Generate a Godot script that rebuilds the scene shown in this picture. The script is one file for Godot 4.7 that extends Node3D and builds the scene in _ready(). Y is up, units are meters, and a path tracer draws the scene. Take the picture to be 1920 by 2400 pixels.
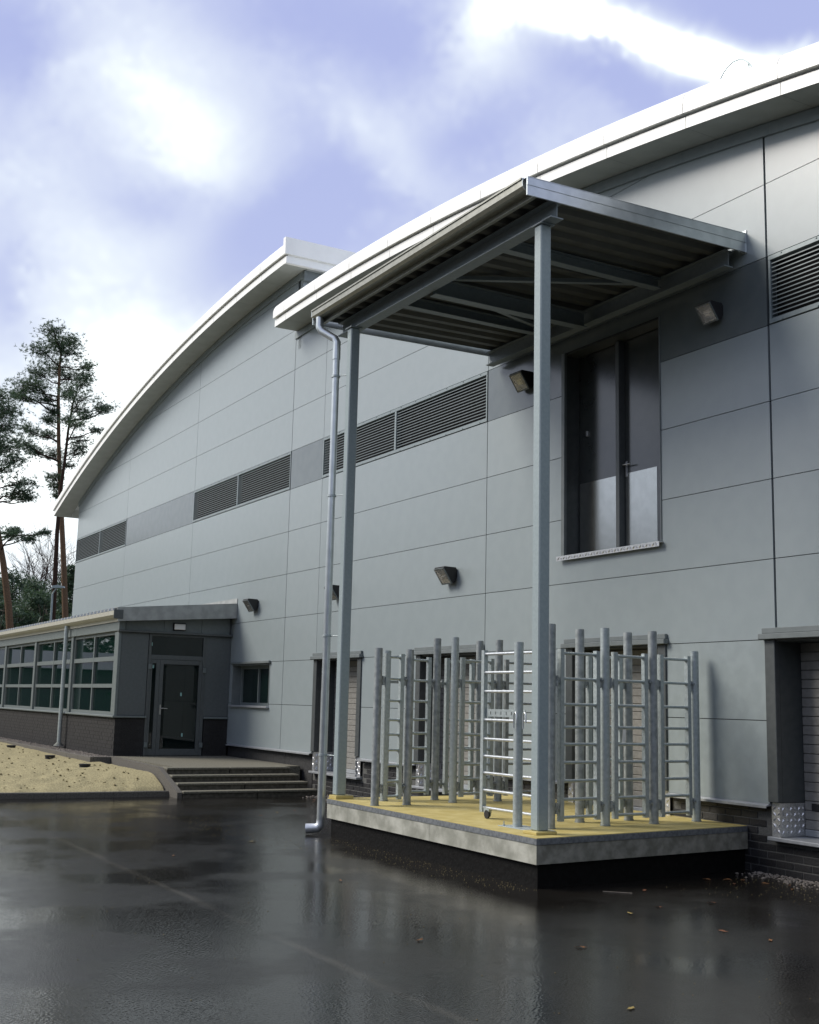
extends Node3D
# Metal-clad factory halls with a loading canopy, stock gates on a platform, a glazed annex and a wet asphalt yard.
# x runs along the hall front (to the picture's far end is -x), y up, z out of the front towards the yard; the front panels lie in z = 0.

const CAM := Vector3(0, 1.78, 10.2)
const FOCAL := 2775.0          # in pixels of a 1920 x 2400 picture
var cam_r: Vector3
var cam_u: Vector3
var cam_w: Vector3
var mats := {}
var counts := {}
var rng := RandomNumberGenerator.new()

# ------------------------------------------------------------------ mesh helper
class MB:
	var v := PackedVector3Array()
	var n := PackedVector3Array()
	func tri3(a: Vector3, b: Vector3, c: Vector3, na: Vector3, nb: Vector3, nc: Vector3) -> void:
		if (b - a).cross(c - a).dot(na + nb + nc) > 0.0:
			v.append(a); v.append(c); v.append(b); n.append(na); n.append(nc); n.append(nb)
		else:
			v.append(a); v.append(b); v.append(c); n.append(na); n.append(nb); n.append(nc)
	func tri(a: Vector3, b: Vector3, c: Vector3, nn: Vector3) -> void:
		tri3(a, b, c, nn, nn, nn)
	func quad(a: Vector3, b: Vector3, c: Vector3, d: Vector3, nn: Vector3) -> void:
		tri(a, b, c, nn); tri(a, c, d, nn)
	func quad4(a: Vector3, b: Vector3, c: Vector3, d: Vector3, na: Vector3, nb: Vector3, nc: Vector3, nd: Vector3) -> void:
		tri3(a, b, c, na, nb, nc); tri3(a, c, d, na, nc, nd)
	func box(lo: Vector3, hi: Vector3) -> void:
		var a := lo; var b := hi
		quad(Vector3(a.x, a.y, b.z), Vector3(b.x, a.y, b.z), Vector3(b.x, b.y, b.z), Vector3(a.x, b.y, b.z), Vector3(0, 0, 1))
		quad(Vector3(a.x, a.y, a.z), Vector3(b.x, a.y, a.z), Vector3(b.x, b.y, a.z), Vector3(a.x, b.y, a.z), Vector3(0, 0, -1))
		quad(Vector3(b.x, a.y, a.z), Vector3(b.x, a.y, b.z), Vector3(b.x, b.y, b.z), Vector3(b.x, b.y, a.z), Vector3(1, 0, 0))
		quad(Vector3(a.x, a.y, a.z), Vector3(a.x, a.y, b.z), Vector3(a.x, b.y, b.z), Vector3(a.x, b.y, a.z), Vector3(-1, 0, 0))
		quad(Vector3(a.x, b.y, a.z), Vector3(b.x, b.y, a.z), Vector3(b.x, b.y, b.z), Vector3(a.x, b.y, b.z), Vector3(0, 1, 0))
		quad(Vector3(a.x, a.y, a.z), Vector3(b.x, a.y, a.z), Vector3(b.x, a.y, b.z), Vector3(a.x, a.y, b.z), Vector3(0, -1, 0))
	# box with chamfered edges
	func cbox(lo: Vector3, hi: Vector3, e: float) -> void:
		var c := (lo + hi) * 0.5
		var h := (hi - lo) * 0.5
		e = min(e, min(h.x, min(h.y, h.z)) * 0.8)
		var g := h - Vector3(e, e, e)
		for s in [-1.0, 1.0]:
			quad(c + Vector3(s * h.x, -g.y, -g.z), c + Vector3(s * h.x, g.y, -g.z), c + Vector3(s * h.x, g.y, g.z), c + Vector3(s * h.x, -g.y, g.z), Vector3(s, 0, 0))
			quad(c + Vector3(-g.x, s * h.y, -g.z), c + Vector3(g.x, s * h.y, -g.z), c + Vector3(g.x, s * h.y, g.z), c + Vector3(-g.x, s * h.y, g.z), Vector3(0, s, 0))
			quad(c + Vector3(-g.x, -g.y, s * h.z), c + Vector3(g.x, -g.y, s * h.z), c + Vector3(g.x, g.y, s * h.z), c + Vector3(-g.x, g.y, s * h.z), Vector3(0, 0, s))
			for t in [-1.0, 1.0]:
				var k := 0.70710678
				quad(c + Vector3(s * h.x, t * g.y, -g.z), c + Vector3(s * h.x, t * g.y, g.z), c + Vector3(s * g.x, t * h.y, g.z), c + Vector3(s * g.x, t * h.y, -g.z), Vector3(s * k, t * k, 0))
				quad(c + Vector3(s * h.x, -g.y, t * g.z), c + Vector3(s * h.x, g.y, t * g.z), c + Vector3(s * g.x, g.y, t * h.z), c + Vector3(s * g.x, -g.y, t * h.z), Vector3(s * k, 0, t * k))
				quad(c + Vector3(-g.x, s * h.y, t * g.z), c + Vector3(g.x, s * h.y, t * g.z), c + Vector3(g.x, s * g.y, t * h.z), c + Vector3(-g.x, s * g.y, t * h.z), Vector3(0, s * k, t * k))
				for q in [-1.0, 1.0]:
					tri(c + Vector3(s * h.x, t * g.y, q * g.z), c + Vector3(s * g.x, t * h.y, q * g.z), c + Vector3(s * g.x, t * g.y, q * h.z), Vector3(s, t, q).normalized())
	# box between two points with a rectangular section (w across `side`, h across the third axis)
	func bar(a: Vector3, b: Vector3, w: float, h: float, up := Vector3.UP) -> void:
		var d := (b - a).normalized()
		if abs(d.dot(up)) > 0.98:
			up = Vector3(0, 0, 1)
		var s := d.cross(up).normalized()
		var u := s.cross(d).normalized()
		var p := [s * w * 0.5 + u * h * 0.5, -s * w * 0.5 + u * h * 0.5, -s * w * 0.5 - u * h * 0.5, s * w * 0.5 - u * h * 0.5]
		var nn := [u, -s, -u, s]
		for i in 4:
			var j := (i + 1) % 4
			quad(a + p[i], b + p[i], b + p[j], a + p[j], nn[i])
		quad(a + p[0], a + p[1], a + p[2], a + p[3], -d)
		quad(b + p[0], b + p[1], b + p[2], b + p[3], d)
	func tube(pts: Array, r0: float, r1: float, sides: int, caps := true) -> void:
		var rings := []
		var dirs := []
		var last := Vector3.ZERO
		for i in pts.size():
			var d: Vector3
			if i == 0: d = pts[1] - pts[0]
			elif i == pts.size() - 1: d = pts[i] - pts[i - 1]
			else: d = (pts[i + 1] - pts[i]).normalized() + (pts[i] - pts[i - 1]).normalized()
			d = d.normalized()
			var s: Vector3
			if i == 0:
				s = d.cross(Vector3.UP if abs(d.y) < 0.9 else Vector3.RIGHT).normalized()
			else:
				s = (last - d * last.dot(d)).normalized()
			last = s
			var u := d.cross(s)
			var r := lerpf(r0, r1, float(i) / (pts.size() - 1))
			var ring := []
			for k in sides:
				var a := TAU * k / sides
				var nn := s * cos(a) + u * sin(a)
				ring.append([pts[i] + nn * r, nn])
			rings.append(ring); dirs.append(d)
		for i in pts.size() - 1:
			for k in sides:
				var j := (k + 1) % sides
				var A = rings[i][k]; var B = rings[i][j]; var C = rings[i + 1][j]; var D = rings[i + 1][k]
				quad4(A[0], B[0], C[0], D[0], A[1], B[1], C[1], D[1])
		if caps:
			for e in [0, pts.size() - 1]:
				var nn2: Vector3 = dirs[e] * (-1.0 if e == 0 else 1.0)
				for k in range(1, sides - 1):
					tri(rings[e][0][0], rings[e][k][0], rings[e][k + 1][0], nn2)
	# polygon (U, V plane) pushed along W
	func prism(poly: PackedVector2Array, o: Vector3, U: Vector3, V: Vector3, W: Vector3) -> void:
		var area := 0.0
		for i in poly.size():
			var a := poly[i]; var b := poly[(i + 1) % poly.size()]
			area += a.x * b.y - b.x * a.y
		var sgn := 1.0 if area > 0.0 else -1.0
		for i in poly.size():
			var a := poly[i]; var b := poly[(i + 1) % poly.size()]
			var e := b - a
			var nn := (U * e.y - V * e.x).normalized() * sgn
			var p := o + U * a.x + V * a.y
			var q := o + U * b.x + V * b.y
			quad(p, q, q + W, p + W, nn)
		var wn := W.normalized()
		var t := Geometry2D.triangulate_polygon(poly)
		for i in range(0, t.size(), 3):
			var a := o + U * poly[t[i]].x + V * poly[t[i]].y
			var b := o + U * poly[t[i + 1]].x + V * poly[t[i + 1]].y
			var c := o + U * poly[t[i + 2]].x + V * poly[t[i + 2]].y
			tri(a, b, c, -wn); tri(a + W, b + W, c + W, wn)
	# rough stone: a squashed octahedron-like lump
	func lump(c: Vector3, s: Vector3, turn: float, rg: RandomNumberGenerator) -> void:
		var p := []
		for i in 6:
			var a := TAU * i / 6.0 + turn
			p.append(c + Vector3(cos(a) * s.x, rg.randf_range(-0.25, 0.25) * s.y, sin(a) * s.z) * rg.randf_range(0.8, 1.15))
		var top := c + Vector3(rg.randf_range(-0.2, 0.2) * s.x, s.y, rg.randf_range(-0.2, 0.2) * s.z)
		var bot := c - Vector3(0, s.y, 0)
		for i in 6:
			var a: Vector3 = p[i]; var b: Vector3 = p[(i + 1) % 6]
			tri(a, b, top, ((a + b + top) / 3.0 - c).normalized())
			tri(a, b, bot, ((a + b + bot) / 3.0 - c).normalized())
	func mesh() -> ArrayMesh:
		var arr := []
		arr.resize(Mesh.ARRAY_MAX)
		arr[Mesh.ARRAY_VERTEX] = v
		arr[Mesh.ARRAY_NORMAL] = n
		var m := ArrayMesh.new()
		m.add_surface_from_arrays(Mesh.PRIMITIVE_TRIANGLES, arr)
		return m

# ------------------------------------------------------------------ naming helpers
func numbered(parent: Node, called: String) -> String:
	var key := str(parent.get_instance_id()) + called
	var k: int = counts.get(key, 0)
	counts[key] = k + 1
	return called if k == 0 else "%s_%03d" % [called, k]

func tag(o: Node, label: String, category := "", group := "", kind := "") -> void:
	o.set_meta("label", label)
	if category: o.set_meta("category", category)
	if group: o.set_meta("group", group)
	if kind: o.set_meta("kind", kind)

func thing(called: String, label: String, category: String, at := Vector3.ZERO, turn := 0.0, group := "") -> Node3D:
	var o := Node3D.new()
	o.name = numbered(self, called)
	add_child(o)
	o.position = at
	o.rotation.y = turn
	tag(o, label, category, group)
	return o

func holder(parent: Node3D, called: String) -> Node3D:
	var o := Node3D.new()
	o.name = numbered(parent, called)
	parent.add_child(o)
	return o

func part(parent: Node, called: String, mesh: Mesh, m: Material, at := Vector3.ZERO) -> MeshInstance3D:
	var o := MeshInstance3D.new()
	o.name = numbered(parent, called)
	o.mesh = mesh
	o.material_override = m
	o.position = at
	parent.add_child(o)
	return o

func copy_of(o: Node3D, called: String, label: String, at: Vector3, turn := 0.0) -> Node3D:
	var c: Node3D = o.duplicate()
	c.name = numbered(self, called)
	add_child(c)
	c.position = at
	c.rotation.y = turn
	if label: c.set_meta("label", label)
	return c

# ------------------------------------------------------------------ materials
func lin(r: float, g: float, b: float, a := 1.0) -> Color:
	var c := Color(r, g, b).linear_to_srgb()
	c.a = a
	return c

func noise_tex(seed_: int, freq: float, size: int, lo: Color, hi: Color, octaves := 5, as_normal := false, bump := 4.0) -> ImageTexture:
	var f := FastNoiseLite.new()
	f.seed = seed_
	f.noise_type = FastNoiseLite.TYPE_SIMPLEX_SMOOTH
	f.frequency = freq
	f.fractal_octaves = octaves
	var im := f.get_seamless_image(size, size, false, false, 0.15, true)
	im.convert(Image.FORMAT_RGBA8)
	if as_normal:
		im.bump_map_to_normal_map(bump)
		return ImageTexture.create_from_image(im)
	var d := im.get_data()
	var lut := []
	for i in 256:
		var c := lo.lerp(hi, smoothstep(0.12, 0.88, i / 255.0))
		lut.append([int(c.r * 255), int(c.g * 255), int(c.b * 255)])
	for i in range(0, d.size(), 4):
		var e: Array = lut[d[i]]
		d[i] = e[0]; d[i + 1] = e[1]; d[i + 2] = e[2]
	return ImageTexture.create_from_image(Image.create_from_data(size, size, false, Image.FORMAT_RGBA8, d))

func plain(name_: String, c: Color, rough: float, metal := 0.0, spec := 0.5) -> StandardMaterial3D:
	var m := StandardMaterial3D.new()
	m.albedo_color = c
	m.roughness = rough
	m.metallic = metal
	m.metallic_specular = spec
	m.resource_name = name_
	mats[name_] = m
	return m

func mottled(name_: String, lo: Color, hi: Color, tile: float, freq: float, seed_: int, rough: float, metal := 0.0, spec := 0.5, size := 512, bump := 0.0, oct := 5) -> StandardMaterial3D:
	var m := plain(name_, Color.WHITE, rough, metal, spec)
	m.albedo_texture = noise_tex(seed_, freq, size, lo, hi, oct)
	if bump > 0.0:
		m.normal_enabled = true
		m.normal_scale = 1.0
		m.normal_texture = noise_tex(seed_ + 7, freq * 1.7, size, lo, hi, oct, true, bump)
	m.uv1_triplanar = true
	m.uv1_world_triplanar = true
	m.uv1_scale = Vector3.ONE / tile
	return m

func make_materials() -> void:
	# wall cladding: three shop batches of the same light grey coating
	for k in 3:
		var d := [0.0, -0.006, 0.007][k] as float
		mottled("panel_%d" % k, lin(0.240 + d, 0.280 + d, 0.285 + d), lin(0.253 + d, 0.293 + d, 0.298 + d), 1.7, 0.02, 11 + k, 0.30, 0.0, 0.85, 256)
	mottled("panel_scuffed", lin(0.222, 0.260, 0.262), lin(0.250, 0.291, 0.295), 1.5, 0.012, 17, 0.36, 0.0, 0.7, 512, 0.0, 7)
	mottled("band_panel", lin(0.112, 0.133, 0.135), lin(0.124, 0.145, 0.147), 1.7, 0.02, 15, 0.20, 0.0, 0.9, 256)
	plain("joint", lin(0.02, 0.021, 0.022), 0.8)
	mottled("louvre", lin(0.20, 0.24, 0.245), lin(0.23, 0.27, 0.275), 0.9, 0.03, 18, 0.4, 0.2, 0.5, 256)
	mottled("louvre_slat", lin(0.15, 0.18, 0.184), lin(0.175, 0.205, 0.21), 0.9, 0.03, 19, 0.4, 0.1, 0.5, 256)
	plain("louvre_back", lin(0.008, 0.008, 0.008), 0.9)
	mottled("white_metal", lin(0.85, 0.86, 0.82), lin(0.89, 0.90, 0.86), 2.3, 0.015, 21, 0.35, 0.0, 0.5, 256)
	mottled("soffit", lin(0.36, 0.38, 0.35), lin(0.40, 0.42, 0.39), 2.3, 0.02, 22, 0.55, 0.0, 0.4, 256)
	mottled("trim", lin(0.12, 0.140, 0.140), lin(0.145, 0.165, 0.165), 1.9, 0.03, 23, 0.45, 0.0, 0.5, 256)
	mottled("wall_trim", lin(0.19, 0.225, 0.226), lin(0.215, 0.25, 0.251), 1.9, 0.03, 20, 0.45, 0.0, 0.5, 256)
	mottled("sill_metal", lin(0.33, 0.35, 0.36), lin(0.40, 0.42, 0.43), 1.1, 0.03, 24, 0.35, 0.4, 0.5, 256)
	mottled("galvanised", lin(0.34, 0.39, 0.39), lin(0.44, 0.49, 0.49), 0.9, 0.03, 25, 0.44, 0.5, 0.5, 512, 0.5)
	mottled("galvanised_dull", lin(0.22, 0.245, 0.245), lin(0.36, 0.39, 0.39), 1.1, 0.02, 26, 0.5, 0.4, 0.5, 512, 0.5)
	mottled("galvanised_bright", lin(0.50, 0.53, 0.54), lin(0.64, 0.67, 0.68), 0.5, 0.03, 27, 0.34, 0.7, 0.5, 256)
	mottled("zinc", lin(0.52, 0.56, 0.56), lin(0.60, 0.64, 0.64), 1.2, 0.02, 28, 0.30, 0.75, 0.5, 256)
	mottled("column_paint", lin(0.26, 0.315, 0.32), lin(0.29, 0.345, 0.35), 0.6, 0.04, 29, 0.42, 0.1, 0.5, 256, 0.4)
	mottled("column_paint_shaded", lin(0.19, 0.226, 0.235), lin(0.215, 0.252, 0.262), 0.8, 0.03, 30, 0.5, 0.0, 0.5, 256)  # same paint as the columns, darkened to carry the shade under the canopy
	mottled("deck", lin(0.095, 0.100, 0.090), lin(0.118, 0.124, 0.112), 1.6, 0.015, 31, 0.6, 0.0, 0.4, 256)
	mottled("gutter_zinc", lin(0.26, 0.265, 0.225), lin(0.32, 0.325, 0.28), 1.0, 0.03, 32, 0.4, 0.4, 0.5, 256)
	mottled("gutter_cream", lin(0.40, 0.40, 0.34), lin(0.48, 0.48, 0.42), 1.0, 0.03, 33, 0.5, 0.0, 0.5, 256)
	mottled("dock_frame", lin(0.052, 0.060, 0.060), lin(0.064, 0.072, 0.072), 1.0, 0.03, 34, 0.45, 0.0, 0.5, 256)
	mottled("dock_slat", lin(0.19, 0.185, 0.165), lin(0.23, 0.225, 0.205), 0.9, 0.04, 35, 0.5, 0.0, 0.5, 256)
	mottled("steel_door", lin(0.036, 0.042, 0.042), lin(0.042, 0.048, 0.048), 1.3, 0.02, 36, 0.20, 0.0, 0.8, 256)
	mottled("kick_plate", lin(0.52, 0.53, 0.49), lin(0.56, 0.57, 0.53), 0.9, 0.02, 37, 0.20, 0.95, 0.5, 256)
	mottled("chequer", lin(0.48, 0.49, 0.49), lin(0.66, 0.67, 0.67), 0.3, 0.05, 38, 0.35, 0.75, 0.5, 256)
	for k in 4:
		var d2 := [0.0, 0.004, 0.009, -0.003][k] as float
		mottled("brick_%d" % k, lin(0.008 + d2 * 0.6, 0.008 + d2 * 0.6, 0.009 + d2 * 0.6), lin(0.017 + d2, 0.017 + d2, 0.018 + d2), 0.35, 0.04, 40 + k, 0.55, 0.0, 0.5, 256, 2.0)
	mottled("mortar", lin(0.085, 0.087, 0.082), lin(0.12, 0.122, 0.115), 0.4, 0.06, 45, 0.9, 0.0, 0.3, 256)
	mottled("annex_brick", lin(0.011, 0.011, 0.011), lin(0.022, 0.021, 0.021), 0.5, 0.05, 46, 0.7, 0.0, 0.4, 256)
	mottled("annex_mortar", lin(0.026, 0.026, 0.026), lin(0.036, 0.036, 0.035), 0.5, 0.05, 47, 0.9, 0.0, 0.3, 256)
	mottled("render_plinth", lin(0.024, 0.025, 0.025), lin(0.036, 0.036, 0.036), 0.8, 0.03, 48, 0.75, 0.0, 0.4, 256, 1.5)
	mottled("annex_panel", lin(0.080, 0.093, 0.094), lin(0.092, 0.105, 0.106), 0.9, 0.04, 49, 0.5, 0.0, 0.5, 256)
	mottled("annex_frame", lin(0.125, 0.148, 0.145), lin(0.145, 0.168, 0.165), 1.0, 0.03, 50, 0.4, 0.0, 0.5, 256)
	mottled("door_frame", lin(0.070, 0.080, 0.080), lin(0.082, 0.092, 0.092), 1.0, 0.03, 51, 0.4, 0.0, 0.5, 256)
	mottled("annex_fascia", lin(0.27, 0.285, 0.27), lin(0.36, 0.375, 0.36), 1.6, 0.02, 52, 0.42, 0.1, 0.5, 256)
	mottled("annex_roof", lin(0.34, 0.36, 0.36), lin(0.44, 0.46, 0.46), 1.2, 0.03, 53, 0.45, 0.3, 0.5, 256)
	mottled("concrete", lin(0.22, 0.225, 0.19), lin(0.40, 0.405, 0.355), 2.6, 0.012, 54, 0.85, 0.0, 0.3, 512, 1.2, 7)
	mottled("concrete_rough", lin(0.15, 0.148, 0.120), lin(0.27, 0.265, 0.225), 1.8, 0.018, 55, 0.9, 0.0, 0.3, 512, 1.6, 7)
	mottled("step_concrete", lin(0.10, 0.095, 0.070), lin(0.17, 0.162, 0.125), 0.7, 0.03, 56, 0.75, 0.0, 0.4, 512, 2.5, 6)
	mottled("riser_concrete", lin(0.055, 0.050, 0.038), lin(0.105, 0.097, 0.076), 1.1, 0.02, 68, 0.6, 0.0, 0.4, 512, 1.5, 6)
	mottled("kerb_concrete", lin(0.075, 0.070, 0.060), lin(0.125, 0.118, 0.100), 0.6, 0.03, 57, 0.8, 0.0, 0.4, 512, 2.5, 6)
	mottled("bitumen", lin(0.003, 0.003, 0.003), lin(0.006, 0.006, 0.006), 0.8, 0.03, 58, 0.65, 0.0, 0.25, 256, 1.0)
	mottled("edge_steel", lin(0.12, 0.135, 0.145), lin(0.21, 0.225, 0.235), 0.5, 0.03, 59, 0.5, 0.4, 0.5, 256)
	mottled("yellow_coat", lin(0.40, 0.325, 0.11), lin(0.475, 0.40, 0.16), 2.2, 0.012, 60, 0.6, 0.0, 0.4, 512, 1.5, 6)
	plain("lamp_black", lin(0.010, 0.010, 0.011), 0.45)
	plain("lamp_reflector", lin(0.45, 0.44, 0.40), 0.25, 0.8)
	plain("bulb", lin(0.8, 0.8, 0.75), 0.2)
	plain("rubber", lin(0.012, 0.012, 0.012), 0.8)
	plain("white_paper", lin(0.75, 0.75, 0.75), 0.7)
	plain("steel_handle", lin(0.45, 0.45, 0.43), 0.3, 0.8)
	plain("interior_dark", lin(0.16, 0.16, 0.155), 0.9)
	plain("interior_green", lin(0.05, 0.13, 0.11), 0.7)
	plain("interior_floor", lin(0.030, 0.060, 0.055), 0.5)
	plain("sticker", lin(0.25, 0.45, 0.42), 0.6)
	var gl := plain("glass", lin(0.004, 0.016, 0.013, 0.72), 0.02, 0.0, 0.5)
	gl.transparency = BaseMaterial3D.TRANSPARENCY_ALPHA
	var dg := plain("door_glass", lin(0.003, 0.008, 0.008, 0.95), 0.02, 0.0, 0.5)
	dg.transparency = BaseMaterial3D.TRANSPARENCY_ALPHA
	var gd := plain("lamp_glass", lin(0.3, 0.3, 0.28, 0.15), 0.05, 0.0, 0.5)
	gd.transparency = BaseMaterial3D.TRANSPARENCY_ALPHA
	mottled("sand", lin(0.20, 0.175, 0.098), lin(0.39, 0.35, 0.205), 1.3, 0.03, 62, 0.95, 0.0, 0.2, 1024, 5.0, 7)
	mottled("sand_damp", lin(0.15, 0.125, 0.065), lin(0.28, 0.24, 0.13), 0.6, 0.04, 61, 0.95, 0.0, 0.2, 256, 2.0)
	mottled("pebble", lin(0.12, 0.105, 0.085), lin(0.30, 0.27, 0.235), 0.3, 0.05, 63, 0.8, 0.0, 0.4, 256)
	mottled("forest_floor", lin(0.035, 0.030, 0.018), lin(0.075, 0.062, 0.035), 4.0, 0.03, 64, 0.95, 0.0, 0.2, 512)
	mottled("bark_orange", lin(0.08, 0.055, 0.038), lin(0.22, 0.145, 0.088), 1.1, 0.04, 65, 0.9, 0.0, 0.2, 512, 5.0)
	mottled("bark_dark", lin(0.030, 0.020, 0.015), lin(0.070, 0.045, 0.034), 1.0, 0.04, 66, 0.9, 0.0, 0.2, 512, 5.0)
	mottled("twig", lin(0.040, 0.030, 0.024), lin(0.07, 0.055, 0.045), 1.0, 0.04, 67, 0.9, 0.0, 0.2, 256)
	for k in 3:
		var nd := plain("needles_%d" % k, [lin(0.048, 0.080, 0.050), lin(0.066, 0.102, 0.060), lin(0.034, 0.058, 0.038)][k], 0.6, 0.0, 0.3)
		nd.backlight_enabled = true
		nd.backlight = lin(0.04, 0.065, 0.03)
	plain("underwood", lin(0.040, 0.034, 0.020), 0.9)
	plain("leaf_brown", lin(0.12, 0.045, 0.018), 0.6)
	plain("leaf_orange", lin(0.16, 0.07, 0.020), 0.6)
	plain("leaf_yellow", lin(0.28, 0.21, 0.06), 0.6)
	plain("pole_grey", lin(0.30, 0.36, 0.36), 0.45, 0.3)
	plain("roof_tile_red", lin(0.42, 0.13, 0.07), 0.8)
	plain("house_wall", lin(0.5, 0.46, 0.40), 0.9)
	plain("shed_white", lin(0.75, 0.75, 0.73), 0.6)
	plain("shed_dark", lin(0.05, 0.055, 0.055), 0.6)
	# wet asphalt: fine aggregate, damp and wetter patches that differ in gloss
	var a := plain("asphalt", Color.WHITE, 1.0, 0.0, 0.38)
	a.albedo_texture = asphalt_albedo()
	a.roughness_texture = asphalt_gloss()
	a.roughness_texture_channel = BaseMaterial3D.TEXTURE_CHANNEL_GREEN
	a.normal_enabled = true
	a.normal_scale = 0.26
	a.normal_texture = asphalt_normal()
	a.uv1_triplanar = true
	a.uv1_world_triplanar = true
	a.uv1_scale = Vector3.ONE / 11.0
	a.uv1_offset = Vector3(0.31, 0, 0.17)

func noise_bytes(seed_: int, freq: float, size: int, oct: int) -> PackedByteArray:
	var f := FastNoiseLite.new()
	f.seed = seed_
	f.noise_type = FastNoiseLite.TYPE_SIMPLEX_SMOOTH
	f.frequency = freq
	f.fractal_octaves = oct
	var im := f.get_seamless_image(size, size, false, false, 0.1, true)
	im.convert(Image.FORMAT_L8)
	return im.get_data()

# how much of the lane joint shows at a texel: a ragged line of exposed stone
func seam_amount(i: int, s: int, b: float, f: float) -> float:
	var row := float(i / s) + (b - 0.5) * 14.0
	var off: float = abs(row - SEAM_ROW * s) / (s * 0.0062)
	return clampf(1.0 - off, 0.0, 1.0) * clampf(0.1 + 1.0 * f, 0.0, 1.0) * clampf(1.6 * (b - 0.15), 0.0, 1.0)

const SEAM_ROW := 0.747

func asphalt_albedo() -> ImageTexture:
	var s := 2048
	var fine := noise_bytes(81, 0.24, s, 2)
	var broad := noise_bytes(82, 0.003, s, 4)
	var out := PackedByteArray()
	out.resize(s * s * 4)
	for i in s * s:
		var f := fine[i] / 255.0
		var b := broad[i] / 255.0
		var l := 0.003 + 0.011 * f * f + 0.004 * b * b
		# the joint between two paving lanes, open-grained and gritty
		l += 0.06 * seam_amount(i, s, b, f)
		if f > 0.78: l += 0.055 * (f - 0.78) / 0.22
		var g := int(pow(l, 1.0 / 2.2) * 255.0)
		out[i * 4] = g; out[i * 4 + 1] = int(g * 0.96); out[i * 4 + 2] = int(g * 0.86); out[i * 4 + 3] = 255
	return ImageTexture.create_from_image(Image.create_from_data(s, s, false, Image.FORMAT_RGBA8, out))

func asphalt_gloss() -> ImageTexture:
	var s := 1024
	var patch := noise_bytes(83, 0.006, s, 4)
	var mid := noise_bytes(84, 0.05, s, 3)
	var out := PackedByteArray()
	out.resize(s * s * 4)
	for i in s * s:
		var p := smoothstep(0.30, 0.72, patch[i] / 255.0)
		var r := lerpf(0.085, 0.25, p) + 0.05 * (mid[i] / 255.0 - 0.5)
		var g := int(clampf(r, 0.07, 0.7) * 255.0)
		out[i * 4] = g; out[i * 4 + 1] = g; out[i * 4 + 2] = g; out[i * 4 + 3] = 255
	return ImageTexture.create_from_image(Image.create_from_data(s, s, false, Image.FORMAT_RGBA8, out))

func asphalt_normal() -> ImageTexture:
	var s := 2048
	var fine := noise_bytes(85, 0.20, s, 2)
	var broad := noise_bytes(86, 0.02, s, 3)
	var im := Image.create_empty(s, s, false, Image.FORMAT_L8)
	var d := PackedByteArray()
	d.resize(s * s)
	for i in s * s:
		d[i] = int(clampf(fine[i] * 0.52 + broad[i] * 0.16, 0, 255))
	im = Image.create_from_data(s, s, false, Image.FORMAT_L8, d)
	im.convert(Image.FORMAT_RGBA8)
	im.bump_map_to_normal_map(1.5)
	return ImageTexture.create_from_image(im)

# ------------------------------------------------------------------ camera, sky, light
func setup_camera() -> void:
	var yaw := deg_to_rad(-60.20)
	var pitch := deg_to_rad(9.13)
	var roll := deg_to_rad(1.35)
	cam_w = Vector3(sin(yaw) * cos(pitch), sin(pitch), -cos(yaw) * cos(pitch))
	var right := Vector3(cos(yaw), 0, sin(yaw))
	var up := right.cross(cam_w)
	cam_r = right * cos(roll) + up * sin(roll)
	cam_u = up * cos(roll) - right * sin(roll)
	var c := Camera3D.new()
	c.name = "camera"
	c.fov = rad_to_deg(2.0 * atan(1200.0 / FOCAL))
	c.near = 0.1
	c.far = 3000.0
	add_child(c)
	c.transform = Transform3D(Basis(cam_r, cam_u, -cam_w), CAM)
	c.current = true

# point at a given depth along the pixel's direction (pixels of the 1920 x 2400 picture)
func px(x: float, y: float, depth: float) -> Vector3:
	return CAM + (cam_w + cam_r * ((x - 960.0) / FOCAL) - cam_u * ((y - 1200.0) / FOCAL)) * depth

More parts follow.
